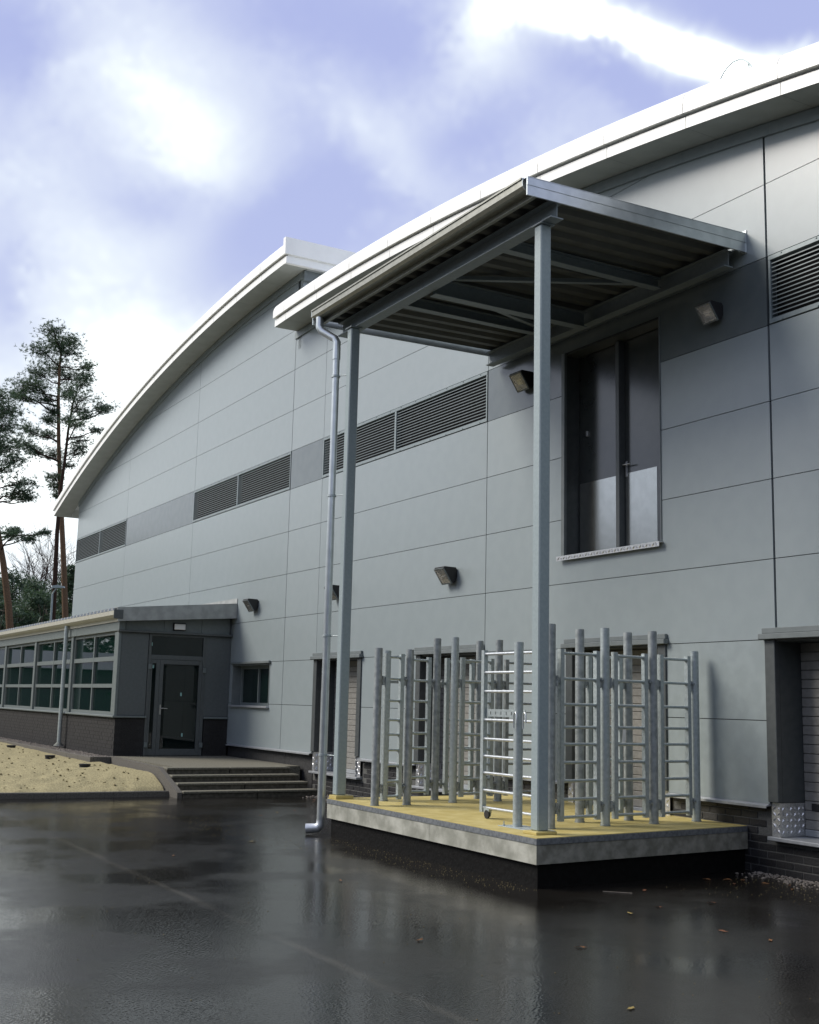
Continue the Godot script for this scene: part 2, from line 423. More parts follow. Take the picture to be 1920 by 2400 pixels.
func sky_image() -> Image:
	var W := 1600
	var H := 800
	var im := Image.create_empty(W, H, false, Image.FORMAT_RGBF)
	var f := FastNoiseLite.new()
	f.seed = 5
	f.noise_type = FastNoiseLite.TYPE_SIMPLEX_SMOOTH
	f.frequency = 2.6
	f.fractal_octaves = 6
	f.fractal_gain = 0.52
	f.domain_warp_enabled = true
	f.domain_warp_amplitude = 0.22
	f.domain_warp_frequency = 1.6
	var f2 := FastNoiseLite.new()
	f2.seed = 9
	f2.noise_type = FastNoiseLite.TYPE_SIMPLEX_SMOOTH
	f2.frequency = 1.1
	f2.fractal_octaves = 3
	# cloud banks (+) and gaps (-) as they stand in the sky: picture x, y, reach along, reach across, tilt, amount
	var banks := [
		[380, 190, 330, 170, 0.95, 0.50], [300, 120, 260, 200, 0.3, 0.22], [480, 330, 140, 150, 0.3, 0.30], [70, 480, 190, 280, -0.35, 0.50], [300, 580, 220, 130, 0.2, 0.40],
		[60, 1120, 380, 280, 0.0, 0.9], [420, 900, 240, 190, 0.6, 0.40], [200, 800, 330, 120, 0.1, 0.30],
		[1300, 35, 240, 70, 0.28, 1.05], [1540, 115, 220, 55, 0.33, 1.15], [1720, 180, 170, 40, 0.25, 1.1], [1850, 150, 120, 30, 0.1, 0.7], [1130, 120, 80, 130, 0.1, 0.42], [1230, 190, 70, 90, 0.3, 0.30],
		[860, 320, 200, 110, 0.75, 0.36], [960, 440, 140, 70, 0.75, 0.28], [700, 200, 200, 60, 0.6, 0.14],
		[620, 560, 210, 110, -0.75, -0.62], [760, 470, 140, 90, -0.5, -0.35], [700, 60, 260, 90, 0.3, -0.25], [20, 60, 90, 110, 0.0, -0.55], [4, 640, 40, 110, 0.0, -0.55],
		[1480, 235, 200, 45, 0.3, -0.40], [1870, 50, 160, 60, 0.2, -0.62], [1700, 60, 160, 50, 0.3, -0.25], [1130, 330, 200, 90, -0.6, -0.42], [330, 470, 120, 60, 0.4, -0.25], [900, 120, 90, 120, 0.2, -0.2]]
	for j in H:
		var th := PI * (j + 0.5) / H
		var y := cos(th)
		if y < -0.06:
			im.fill_rect(Rect2i(0, j, W, 1), Color(0.06, 0.06, 0.055))
			continue
		var base := Color(0.305, 0.348, 0.600).lerp(Color(0.50, 0.56, 0.69), pow(1.0 - clampf(y, 0, 1), 3.0))
		for i in W:
			var a := (i + 0.5) / W * TAU
			var d := Vector3(sin(a) * sin(th), y, -cos(a) * sin(th))
			# clouds lie on a shallow dome, so they flatten towards the horizon
			var q := Vector3(d.x, d.y * 1.5, d.z)
			var n1 := f.get_noise_3dv(q)
			var n2 := f2.get_noise_3dv(q)
			var c := 0.52 + 0.42 * n1 + 0.60 * n2
			var z := d.dot(cam_w)
			if z > 0.3:
				var u := 960.0 + FOCAL * d.dot(cam_r) / z
				var v := 1200.0 - FOCAL * d.dot(cam_u) / z
				if u > -900 and u < 2800 and v > -900 and v < 2000:
					# within the region seen, the broad field is the one observed
					var edge := smoothstep(-900.0, -150.0, u) * smoothstep(2800.0, 2050.0, u) * smoothstep(-900.0, -150.0, v)
					var add := 0.0
					var uu := u + 120.0 * n1
					var vv := v + 110.0 * f.get_noise_3dv(q + Vector3(3, 1, 7))
					for b in banks:
						var du: float = uu - b[0]
						var dv: float = vv - b[1]
						var cs := cos(b[4] as float); var sn := sin(b[4] as float)
						var p: float = (du * cs + dv * sn) / b[2]
						var r: float = (-du * sn + dv * cs) / b[3]
						var e := p * p + r * r
						if e < 7.0: add += (b[5] as float) * exp(-e)
					c = lerpf(c, 0.43 + 0.50 * n1 + 0.68 * add, edge)
			c += 0.30 * pow(1.0 - clampf(y, 0, 1), 6.0)
			var t := smoothstep(0.10, 1.30, c)
			# thin veil keeps its colour, thick cloud is far brighter than the display white
			var col := base.lerp(Color(0.75, 0.81, 0.825), t)
			var thick := pow(smoothstep(0.66, 1.75, c), 1.4)
			im.set_pixel(i, j, col + Color(1.75, 1.80, 1.70) * thick)
	return im

func setup_light() -> void:
	var sky := Sky.new()
	var sm := PanoramaSkyMaterial.new()
	sm.panorama = ImageTexture.create_from_image(sky_image())
	sky.sky_material = sm
	var e := Environment.new()
	e.background_mode = Environment.BG_SKY
	e.sky = sky
	e.tonemap_mode = Environment.TONE_MAPPER_LINEAR
	e.tonemap_exposure = 1.35
	e.sdfgi_enabled = true
	e.ssao_enabled = true
	e.ssil_enabled = true
	var we := WorldEnvironment.new()
	we.name = "environment"
	we.environment = e
	add_child(we)
	# the sun behind thin cloud: over the yard, from the far side
	var s := DirectionalLight3D.new()
	s.name = "sun"
	s.light_energy = 1.0
	s.light_color = Color(1.0, 0.97, 0.93)
	s.light_angular_distance = 28.0
	s.shadow_enabled = true
	add_child(s)
	s.look_at_from_position(Vector3(-30, 42, 40), Vector3(0, 0, 0))

# ------------------------------------------------------------------ the two halls
const ROWS := [0.76, 1.672, 2.573, 3.484, 4.404, 5.317, 6.225, 7.066, 7.971, 8.88, 9.79, 10.70, 11.6]
const DOCKS := [-21.46, -17.44, -13.30, -9.64]
const DOCK_W := 2.03

func arch_far(x: float) -> float:
	var t := x + 25.0
	return 10.99 + 0.0412 * t - 0.0079 * t * t

func arch_near(x: float) -> float:
	var t := x + 25.0
	return 9.655 + 0.0496 * t - 0.00703 * t * t

# face of a cladding sheet with openings left free and its top following the roof
func sheet(mb: MB, x0: float, x1: float, y0: float, y1: float, holes: Array, cv: Callable, z: float, back: float) -> bool:
	var xs := [x0, x1]
	var ys := [y0, y1]
	var clipped := false
	for i in 9:
		if cv.call(lerpf(x0, x1, i / 8.0)) - 0.01 < y1: clipped = true
	if clipped:
		var k := int(ceil((x1 - x0) / 0.5))
		for i in range(1, k): xs.append(lerpf(x0, x1, float(i) / k))
	for h in holes:
		for q in [h[0], h[1]]:
			if q > x0 and q < x1: xs.append(q)
		for q in [h[2], h[3]]:
			if q > y0 and q < y1: ys.append(q)
	xs.sort(); ys.sort()
	var any := false
	for i in xs.size() - 1:
		for j in ys.size() - 1:
			var xa: float = xs[i]; var xb: float = xs[i + 1]
			if xb - xa < 1e-4 or ys[j + 1] - ys[j] < 1e-4: continue
			var cx := (xa + xb) * 0.5; var cy: float = (ys[j] + ys[j + 1]) * 0.5
			var inside := false
			for h in holes:
				if cx > h[0] and cx < h[1] and cy > h[2] and cy < h[3]: inside = true
			if inside: continue
			var la: float = min(ys[j], cv.call(xa)); var lb: float = min(ys[j], cv.call(xb))
			var ha: float = min(ys[j + 1], cv.call(xa)); var hb: float = min(ys[j + 1], cv.call(xb))
			if ha - la < 1e-4 and hb - lb < 1e-4: continue
			any = true
			mb.quad(Vector3(xa, la, z), Vector3(xb, lb, z), Vector3(xb, hb, z), Vector3(xa, ha, z), Vector3(0, 0, 1))
			if back > 0.0:
				if j == 0: mb.quad(Vector3(xa, la, z), Vector3(xb, lb, z), Vector3(xb, lb, z - back), Vector3(xa, la, z - back), Vector3(0, -1, 0))
				if j == ys.size() - 2: mb.quad(Vector3(xa, ha, z), Vector3(xb, hb, z), Vector3(xb, hb, z - back), Vector3(xa, ha, z - back), Vector3(0, 1, 0))
				if i == 0: mb.quad(Vector3(xa, la, z), Vector3(xa, ha, z), Vector3(xa, ha, z - back), Vector3(xa, la, z - back), Vector3(-1, 0, 0))
				if i == xs.size() - 2: mb.quad(Vector3(xb, lb, z), Vector3(xb, hb, z), Vector3(xb, hb, z - back), Vector3(xb, lb, z - back), Vector3(1, 0, 0))
	return any

func clad_wall(hall: Node3D, cols: Array, gaps: Array, holes: Array, cv: Callable) -> void:
	var wall := holder(hall, "wall")
	var bk := MB.new()
	sheet(bk, cols[0], cols[-1], 0.70, 12.0, holes, cv, -0.035, 0.0)
	part(wall, "backing", bk.mesh(), mats.joint)
	for i in cols.size() - 1:
		for j in ROWS.size() - 1:
			var m: Material = mats["panel_%d" % rng.randi_range(0, 2)]
			# an opening as tall as the row cuts the panel into separate pieces
			var runs := [[cols[i] + gaps[i] * 0.5, cols[i + 1] - gaps[i + 1] * 0.5]]
			for h in holes:
				if h[2] > ROWS[j] + 0.02 or h[3] < ROWS[j + 1] - 0.02: continue
				var next := []
				for r in runs:
					if h[1] <= r[0] or h[0] >= r[1]: next.append(r); continue
					if h[0] - r[0] > 0.01: next.append([r[0], h[0]])
					if r[1] - h[1] > 0.01: next.append([h[1], r[1]])
				runs = next
			for r in runs:
				var mb := MB.new()
				if not sheet(mb, r[0], r[1], ROWS[j] + 0.0045, ROWS[j + 1] - 0.0045, holes, cv, 0.0, 0.03): continue
				if j < 2 and r[1] > -9.7 and r[1] < -9.4: m = mats.panel_scuffed
				var o := part(wall, "panel", mb.mesh(), mats.band_panel if j == 6 else m)
				if j == 6: o.set_meta("label", "darker smooth grey panel in the louvre band")

func louvre_bank(hall: Node3D, x0: float, x1: float) -> void:
	var y0 := 6.235; var y1 := 7.056
	for k in 2:
		var a := lerpf(x0, x1, k * 0.5)
		var b := lerpf(x0, x1, k * 0.5 + 0.5)
		var lv := holder(hall, "louvre")
		var fr := MB.new()
		fr.box(Vector3(a, y0, -0.10), Vector3(b, y0 + 0.05, 0.012))
		fr.box(Vector3(a, y1 - 0.05, -0.10), Vector3(b, y1, 0.012))
		fr.box(Vector3(a, y0 + 0.05, -0.10), Vector3(a + 0.03, y1 - 0.05, 0.010))
		fr.box(Vector3(b - 0.03, y0 + 0.05, -0.10), Vector3(b, y1 - 0.05, 0.010))
		for i in 6:
			var sx := lerpf(a + 0.2, b - 0.2, i / 5.0)
			fr.tube([Vector3(sx, y1 - 0.012, 0.011), Vector3(sx, y1 - 0.012, 0.020)], 0.011, 0.009, 6)
			fr.tube([Vector3(sx, y0 + 0.014, 0.011), Vector3(sx, y0 + 0.014, 0.020)], 0.011, 0.009, 6)
		part(lv, "frame", fr.mesh(), mats.louvre)
		var bk := MB.new()
		bk.quad(Vector3(a + 0.01, y0, -0.09), Vector3(b - 0.01, y0, -0.09), Vector3(b - 0.01, y1, -0.09), Vector3(a + 0.01, y1, -0.09), Vector3(0, 0, 1))
		part(lv, "backing", bk.mesh(), mats.louvre_back)
		var n := 14
		var h := (y1 - y0 - 0.10) / n
		var sl := MB.new()
		sl.prism(PackedVector2Array([Vector2(-0.004, 0), Vector2(-0.004, 0.013), Vector2(-0.008, 0.014), Vector2(-0.026, 0.024), Vector2(-0.027, 0.020), Vector2(-0.010, 0.002)]), Vector3(a + 0.03, 0, 0), Vector3(0, 0, 1), Vector3(0, 1, 0), Vector3(b - a - 0.06, 0, 0))
		var sm := sl.mesh()
		for i in n: part(lv, "slat", sm, mats.louvre_slat, Vector3(0, y0 + 0.05 + h * i, 0))

# strips between profile points [z, dy, nz, ny] swept under the arch
func sweep(mb: MB, cv: Callable, xa: float, xb: float, prof: Array, steps: int) -> void:
	for s in steps:
		var p := lerpf(xa, xb, float(s) / steps)
		var q := lerpf(xa, xb, float(s + 1) / steps)
		var yp: float = cv.call(p); var yq: float = cv.call(q)
		for k in prof.size() - 1:
			var A = prof[k]; var B = prof[k + 1]
			var na := Vector3(0, A[3], A[2]); var nb := Vector3(0, B[3], B[2])
			if A.size() > 4: na = Vector3(0, A[5], A[4])
			mb.quad4(Vector3(p, yp + A[1], A[0]), Vector3(q, yq + A[1], A[0]), Vector3(q, yq + B[1], B[0]), Vector3(p, yp + B[1], B[0]), na, na, nb, nb)

func roof_of(hall: Node3D, cv: Callable, xl: float, xr: float, seam0: float, step: float, wl: float, wr: float) -> void:
	var roof := holder(hall, "roof")
	# [z, dy, normal after the point...]; sharp corners repeat the point
	var lower := [[0.55, 0.0, 1, 0], [0.55, 0.15, 1, 0], [0.55, 0.15, 0, 1], [0.50, 0.15, 0, 1]]
	var upper := [[0.50, 0.185, 0, -1], [0.60, 0.185, 0, -1], [0.60, 0.185, 1, 0], [0.60, 0.30, 1, 0]]
	for i in range(1, 9):
		var a := PI * 0.5 * i / 8.0
		upper.append([0.35 + 0.25 * cos(a), 0.30 + 0.25 * sin(a), cos(a), sin(a)])
	var cuts := [xl]
	var x := seam0
	while x > xl + 0.2: x -= step
	x += step
	while x < xr - 0.2:
		if x > xl + 0.2: cuts.append(x)
		x += step
	cuts.append(xr)
	for i in cuts.size() - 1:
		var a: float = cuts[i] + (0.004 if i > 0 else 0.0)
		var b: float = cuts[i + 1] - (0.004 if i < cuts.size() - 2 else 0.0)
		var mb := MB.new()
		sweep(mb, cv, a, b, upper, 4)
		part(roof, "fascia_cap", mb.mesh(), mats.white_metal)
		var lb := MB.new()
		sweep(lb, cv, a, b, lower, 4)
		part(roof, "fascia_board", lb.mesh(), mats.white_metal)
		var sb := MB.new()
		sweep(sb, cv, a - 0.0, b + 0.002, [[-0.02, 0.0, 0, -1], [0.548, 0.0, 0, -1]], 4)
		part(roof, "soffit_panel", sb.mesh(), mats.soffit)
	var gb := MB.new()
	sweep(gb, cv, xl + 0.01, xr - 0.01, [[0.49, 0.01, 1, 0], [0.49, 0.19, 1, 0]], 40)
	sweep(gb, cv, xl + 0.01, xr - 0.01, [[-0.02, 0.012, 0, -1], [0.52, 0.012, 0, -1]], 40)
	var inner := []
	for i in range(0, 9):
		var a2 := PI * 0.5 * i / 8.0
		inner.append([0.335 + 0.25 * cos(a2), 0.29 + 0.25 * sin(a2), cos(a2), sin(a2)])
	sweep(gb, cv, xl + 0.01, xr - 0.01, inner, 40)
	part(roof, "joint_backing", gb.mesh(), mats.trim)
	var top := MB.new()
	sweep(top, cv, xl, xr, [[0.35, 0.55, 0, 1], [-26.0, 0.55, 0, 1]], 30)
	sweep(top, cv, xl, xr, [[-0.02, 0.30, 0, -1], [-26.0, 0.30, 0, -1]], 30)
	part(roof, "roof_sheet", top.mesh(), mats.white_metal)
	# gable end plates
	for e in [xl, xr]:
		var c: float = cv.call(e)
		var pl := PackedVector2Array([Vector2(0.55, 0.0), Vector2(0.55, 0.15), Vector2(0.51, 0.15), Vector2(0.51, 0.185), Vector2(0.60, 0.185)])
		for i in 9:
			var a3 := PI * 0.5 * i / 8.0
			pl.append(Vector2(0.35 + 0.25 * cos(a3), 0.30 + 0.25 * sin(a3)))
		pl.append(Vector2(-26.0, 0.55)); pl.append(Vector2(-26.0, 0.0))
		var ep := MB.new()
		ep.prism(pl, Vector3(e - (0.012 if e == xl else -0.0), c, 0), Vector3(0, 0, 1), Vector3(0, 1, 0), Vector3(0.012, 0, 0))
		part(roof, "end_plate", ep.mesh(), mats.white_metal)
	# angle trim where wall meets soffit
	var tx := wl
	while tx < wr - 0.1:
		var te: float = min(tx + step * 1.0, wr)
		var tb := MB.new()
		sweep(tb, cv, tx + 0.002, te - 0.002, [[0.002, -0.165, 0, -1], [0.035, -0.165, 0, -1], [0.035, -0.165, 1, 0], [0.035, -0.012, 1, 0]], 3)
		part(roof, "wall_trim", tb.mesh(), mats.wall_trim)
		tx = te

func close_hall(hall: Node3D, xl: float, xr: float, cv: Callable) -> void:
	var mb := MB.new()
	mb.box(Vector3(xl, 0.0, -26.0), Vector3(xl + 0.15, cv.call(xl), -0.36))
	part(hall, "side_wall", mb.mesh(), mats.panel_1)
	var mr := MB.new()
	mr.box(Vector3(xr - 0.15, 0.0, -26.0), Vector3(xr, cv.call(xr), -0.36))
	mr.box(Vector3(xr - 0.15, 9.3, -0.359), Vector3(xr, cv.call(xr) - 0.002, 0.0))
	part(hall, "side_wall", mr.mesh(), mats.panel_1)
	var bb := MB.new()
	bb.box(Vector3(xl + 0.15, 0.0, -26.0), Vector3(xr - 0.15, min(cv.call(xl), cv.call(xr)), -25.85))
	part(hall, "rear_wall", bb.mesh(), mats.panel_1)

func chequer_mesh(u0: float, u1: float, v0: float, v1: float, o: Vector3, U: Vector3, V: Vector3, W: Vector3) -> ArrayMesh:
	var mb := MB.new()
	mb.prism(PackedVector2Array([Vector2(u0, v0), Vector2(u1, v0), Vector2(u1, v1), Vector2(u0, v1)]), o, U, V, W * 0.004)
	var st := 0.062
	var nu := int((u1 - u0) / st)
	var nv := int((v1 - v0) / st)
	for i in nu:
		for j in nv:
			var c := o + U * (u0 + st * (i + 0.5) + (u1 - u0 - nu * st) * 0.5) + V * (v0 + st * (j + 0.5) + (v1 - v0 - nv * st) * 0.5) + W * 0.004
			var k := 0.70710678 * (1.0 if (i + j) % 2 == 0 else -1.0)
			var la := (U * 0.70710678 + V * k) * 0.034
			var sh := (U * k - V * 0.70710678) * 0.017
			var tp := c + W * 0.010
			mb.tri(c + la, c + sh, tp, (la.normalized() * 0.3 + sh.normalized() + W).normalized())
			mb.tri(c + la, c - sh, tp, (la.normalized() * 0.3 - sh.normalized() + W).normalized())
			mb.tri(c - la, c + sh, tp, (-la.normalized() * 0.3 + sh.normalized() + W).normalized())
			mb.tri(c - la, c - sh, tp, (-la.normalized() * 0.3 - sh.normalized() + W).normalized())
	return mb.mesh()

func dock(hall: Node3D, x0: float) -> void:
	var x1 := x0 + DOCK_W
	var y0 := 0.42; var y1 := 2.55; var f := 0.15; var dz := -0.42
	var d := holder(hall, "dock_door")
	var fr := MB.new()
	for e in [x0, x1 - f]:
		var jm := MB.new()
		jm.cbox(Vector3(e, 0.785, -0.05), Vector3(e + f, y1 + 0.02, 0.025), 0.006)
		part(d, "jamb", jm.mesh(), mats.dock_frame)
	fr.box(Vector3(x0 + f - 0.02, 0.785, dz), Vector3(x0 + f - 0.004, y1, -0.051))
	fr.box(Vector3(x1 - f + 0.004, 0.785, dz), Vector3(x1 - f + 0.02, y1, -0.051))
	fr.box(Vector3(x0 + f, y1, dz), Vector3(x1 - f, y1 + 0.02, 0.0))
	part(d, "lining", fr.mesh(), mats.dock_frame)
	var hd := MB.new()
	hd.cbox(Vector3(x0 - 0.04, y1 + 0.022, 0.003), Vector3(x1 + 0.04, y1 + 0.085, 0.085), 0.006)
	hd.cbox(Vector3(x0 - 0.02, y1 + 0.087, 0.003), Vector3(x1 + 0.02, y1 + 0.150, 0.045), 0.006)
	part(d, "head_trim", hd.mesh(), mats.trim)
	part(d, "chequer_plate", chequer_mesh(0.0, 0.42, y0, 0.78, Vector3(x0 + f - 0.004, 0, dz + 0.005), Vector3(0, 0, 1), Vector3(0, 1, 0), Vector3(1, 0, 0)), mats.chequer)
	part(d, "chequer_plate", chequer_mesh(0.0, 0.42, y0, 0.78, Vector3(x1 - f + 0.004, 0, dz + 0.005), Vector3(0, 0, 1), Vector3(0, 1, 0), Vector3(-1, 0, 0)), mats.chequer)
	part(d, "chequer_plate", chequer_mesh(0.004, f - 0.008, y0, 0.78, Vector3(x0, 0, -0.03), Vector3(1, 0, 0), Vector3(0, 1, 0), Vector3(0, 0, 1)), mats.chequer)
	part(d, "chequer_plate", chequer_mesh(0.008, f - 0.004, y0, 0.78, Vector3(x1 - f, 0, -0.03), Vector3(1, 0, 0), Vector3(0, 1, 0), Vector3(0, 0, 1)), mats.chequer)
	var sp := MB.new()
	sp.cbox(Vector3(x0 + 0.003, y0 - 0.045, dz), Vector3(x1 - 0.003, y0 - 0.004, 0.055), 0.006)
	part(d, "threshold", sp.mesh(), mats.sill_metal)
	var br := MB.new()
	br.cbox(Vector3(x0 + f + 0.004, y0, dz + 0.002), Vector3(x1 - f - 0.004, y0 + 0.075, dz + 0.05), 0.008)
	part(d, "bottom_rail", br.mesh(), mats.sill_metal)
	var sl := MB.new()
	sl.cbox(Vector3(x0 + f + 0.004, 0.0015, dz), Vector3(x1 - f - 0.004, 0.0985, dz + 0.04), 0.006)
	var sm := sl.mesh()
	for i in 20: part(d, "slat", sm, mats.dock_slat, Vector3(0, y0 + 0.078 + i * 0.1025, 0))
	var gp := MB.new()
	gp.cbox(Vector3(x0 + f + 0.11, y0 + 0.28, dz + 0.04), Vector3(x0 + f + 0.23, y0 + 0.36, dz + 0.055), 0.02)
	part(d, "grip", gp.mesh(), mats.lamp_black)

func upper_door(hall: Node3D) -> void:
	var x0 := -13.43; var x1 := -11.33; var y0 := 3.86; var y1 := 6.85; var z := -0.30
	var d := holder(hall, "upper_door")
	var fr := MB.new()
	fr.box(Vector3(x0, y0, z), Vector3(x0 + 0.012, y1, -0.036))
	fr.box(Vector3(x1 - 0.012, y0, z), Vector3(x1, y1, -0.036))
	fr.box(Vector3(x0, y1 - 0.012, z), Vector3(x1, y1, -0.036))
	fr.box(Vector3(x0 + 0.012, y0, z), Vector3(x1 - 0.012, y0 + 0.012, -0.036))
	part(d, "reveal", fr.mesh(), mats.dock_frame)
	for e in [[x0, x0 + 0.075], [x1 - 0.02, x1]]:
		var fs := MB.new()
		fs.cbox(Vector3(e[0], y0, -0.034), Vector3(e[1], y1, 0.014), 0.004)
		part(d, "jamb", fs.mesh(), mats.trim)
	for k in 2:
		var a := x0 + 0.014 if k == 0 else -12.40
		var b := -12.48 if k == 0 else x1 - 0.014
		var lf := MB.new()
		lf.cbox(Vector3(a, y0 + 0.02, z - 0.06), Vector3(b, y1 - 0.02, z), 0.004)
		var leaf := part(d, "leaf", lf.mesh(), mats.steel_door)
		var kp := MB.new()
		var ka: float = a + 0.03 if k == 0 else a + 0.02
		var kb: float = b - 0.06 if k == 0 else x1 - 0.42
		kp.cbox(Vector3(ka, y0 + 0.05, z + 0.001), Vector3(kb, 4.95, z + 0.004), 0.001)
		part(leaf, "kick_plate", kp.mesh(), mats.kick_plate)
	var mu := MB.new()
	mu.cbox(Vector3(-12.478, y0 + 0.02, z - 0.06), Vector3(-12.402, y1 - 0.02, z + 0.10), 0.004)
	part(d, "mullion", mu.mesh(), mats.door_frame)
	var hd := MB.new()
	hd.cbox(Vector3(-12.385, 4.90, z), Vector3(-12.345, 5.12, z + 0.012), 0.004)
	hd.tube([Vector3(-12.365, 5.06, z + 0.01), Vector3(-12.365, 5.06, z + 0.06), Vector3(-12.35, 5.06, z + 0.065), Vector3(-12.22, 5.055, z + 0.065)], 0.011, 0.010, 8)
	part(d, "handle", hd.mesh(), mats.steel_handle)
	var hk := MB.new()
	hk.cbox(Vector3(-13.22, 5.62, z), Vector3(-13.19, 5.70, z + 0.03), 0.004)
	part(d, "door_hook", hk.mesh(), mats.steel_handle)
	part(d, "threshold", chequer_mesh(x0 - 0.03, x1 + 0.02, 3.805, 3.87, Vector3(0, 0, 0.07), Vector3(1, 0, 0), Vector3(0, 1, 0), Vector3(0, 0, 1)), mats.chequer)
	var tp := MB.new()
	tp.box(Vector3(x0 - 0.03, 3.858, -0.034), Vector3(x1 + 0.02, 3.871, 0.069))
	part(d, "threshold", tp.mesh(), mats.chequer)

func small_window(hall: Node3D) -> void:
	var x0 := -25.79; var x1 := -23.66; var y0 := 1.63; var y1 := 2.54; var z := -0.22
	var w := holder(hall, "window")
	var rv := MB.new()
	rv.box(Vector3(x0, y0, z), Vector3(x0 + 0.03, y1, 0.008)); rv.box(Vector3(x1 - 0.03, y0, z), Vector3(x1, y1, 0.008))
	rv.box(Vector3(x0 + 0.03, y1 - 0.03, z), Vector3(x1 - 0.03, y1, 0.007))
	part(w, "reveal", rv.mesh(), mats.trim)
	var hd := MB.new()
	hd.cbox(Vector3(x0 - 0.04, y1 + 0.002, 0.002), Vector3(x1 + 0.04, y1 + 0.055, 0.06), 0.006)
	part(w, "head_trim", hd.mesh(), mats.trim)
	var sl := MB.new()
	sl.cbox(Vector3(x0 - 0.05, y0 - 0.05, z), Vector3(x1 + 0.02, y0 - 0.002, 0.07), 0.008)
	part(w, "sill", sl.mesh(), mats.sill_metal)
	var fr := MB.new()
	for a in [x0 + 0.03, -24.76, x1 - 0.09]: fr.box(Vector3(a, y0, z - 0.05), Vector3(a + 0.06, y1 - 0.03, z + 0.03))
	fr.box(Vector3(x0 + 0.09, y0, z - 0.05), Vector3(x1 - 0.09, y0 + 0.06, z + 0.028))
	fr.box(Vector3(x0 + 0.09, y1 - 0.10, z - 0.05), Vector3(x1 - 0.09, y1 - 0.031, z + 0.028))
	part(w, "frame", fr.mesh(), mats.annex_frame)
	for k in 2:
		var gb := MB.new()
		gb.box(Vector3([x0 + 0.09, -24.70][k], y0 + 0.06, z - 0.02), Vector3([-24.76, x1 - 0.09][k], y1 - 0.10, z - 0.012))
		part(w, "pane", gb.mesh(), mats.glass)
	var ib := MB.new()
	ib.box(Vector3(x0, y0 - 0.05, -1.6), Vector3(x1, y1 + 0.05, -1.55))
	part(w, "room_wall", ib.mesh(), mats.interior_green)

func brick_plinth(hall: Node3D) -> void:
	var pl := holder(hall, "plinth")
	var z := -0.06
	var x0 := -21.5; var x1 := 2.4
	var mb := MB.new()
	mb.box(Vector3(x0, -0.05, -0.30), Vector3(x1, 0.372, z - 0.008))
	# piers between the docks
	var ends := [x0]
	for q in DOCKS: ends.append(q); ends.append(q + DOCK_W)
	ends.append(x1)
	for i in range(0, ends.size(), 2):
		if ends[i + 1] - ends[i] > 0.05: mb.box(Vector3(ends[i], 0.373, -0.30), Vector3(ends[i + 1], 0.735, z - 0.008))
	part(pl, "mortar", mb.mesh(), mats.mortar)
	var one := []
	for k in 2:
		var bm := MB.new()
		bm.cbox(Vector3(-0.12, 0.0, -0.02), Vector3(0.12, 0.071, 0.0), 0.004)
		one.append(bm.mesh())
	var rest := MB.new()
	for r in 9:
		var y := 0.004 + r * 0.083
		var x := x0 + (0.125 if r % 2 == 0 else 0.25)
		while x < x1 - 0.13:
			var free := true
			if y + 0.071 > 0.37:
				for q in DOCKS:
					if x + 0.12 > q and x - 0.12 < q + DOCK_W: free = false
			if y + 0.071 > 0.742: free = false
			if free:
				if x > -13.6 and x < -8.55:
					part(pl, "brick", one[0], mats["brick_%d" % rng.randi_range(0, 3)], Vector3(x, y, z + rng.randf_range(-0.002, 0.002)))
				else:
					rest.cbox(Vector3(x - 0.12, y, z - 0.02), Vector3(x + 0.12, y + 0.071, z + rng.randf_range(-0.002, 0.002)), 0.004)
			x += 0.25
	var o := part(pl, "brickwork", rest.mesh(), mats.brick_1)
	o.set_meta("kind", "stuff")

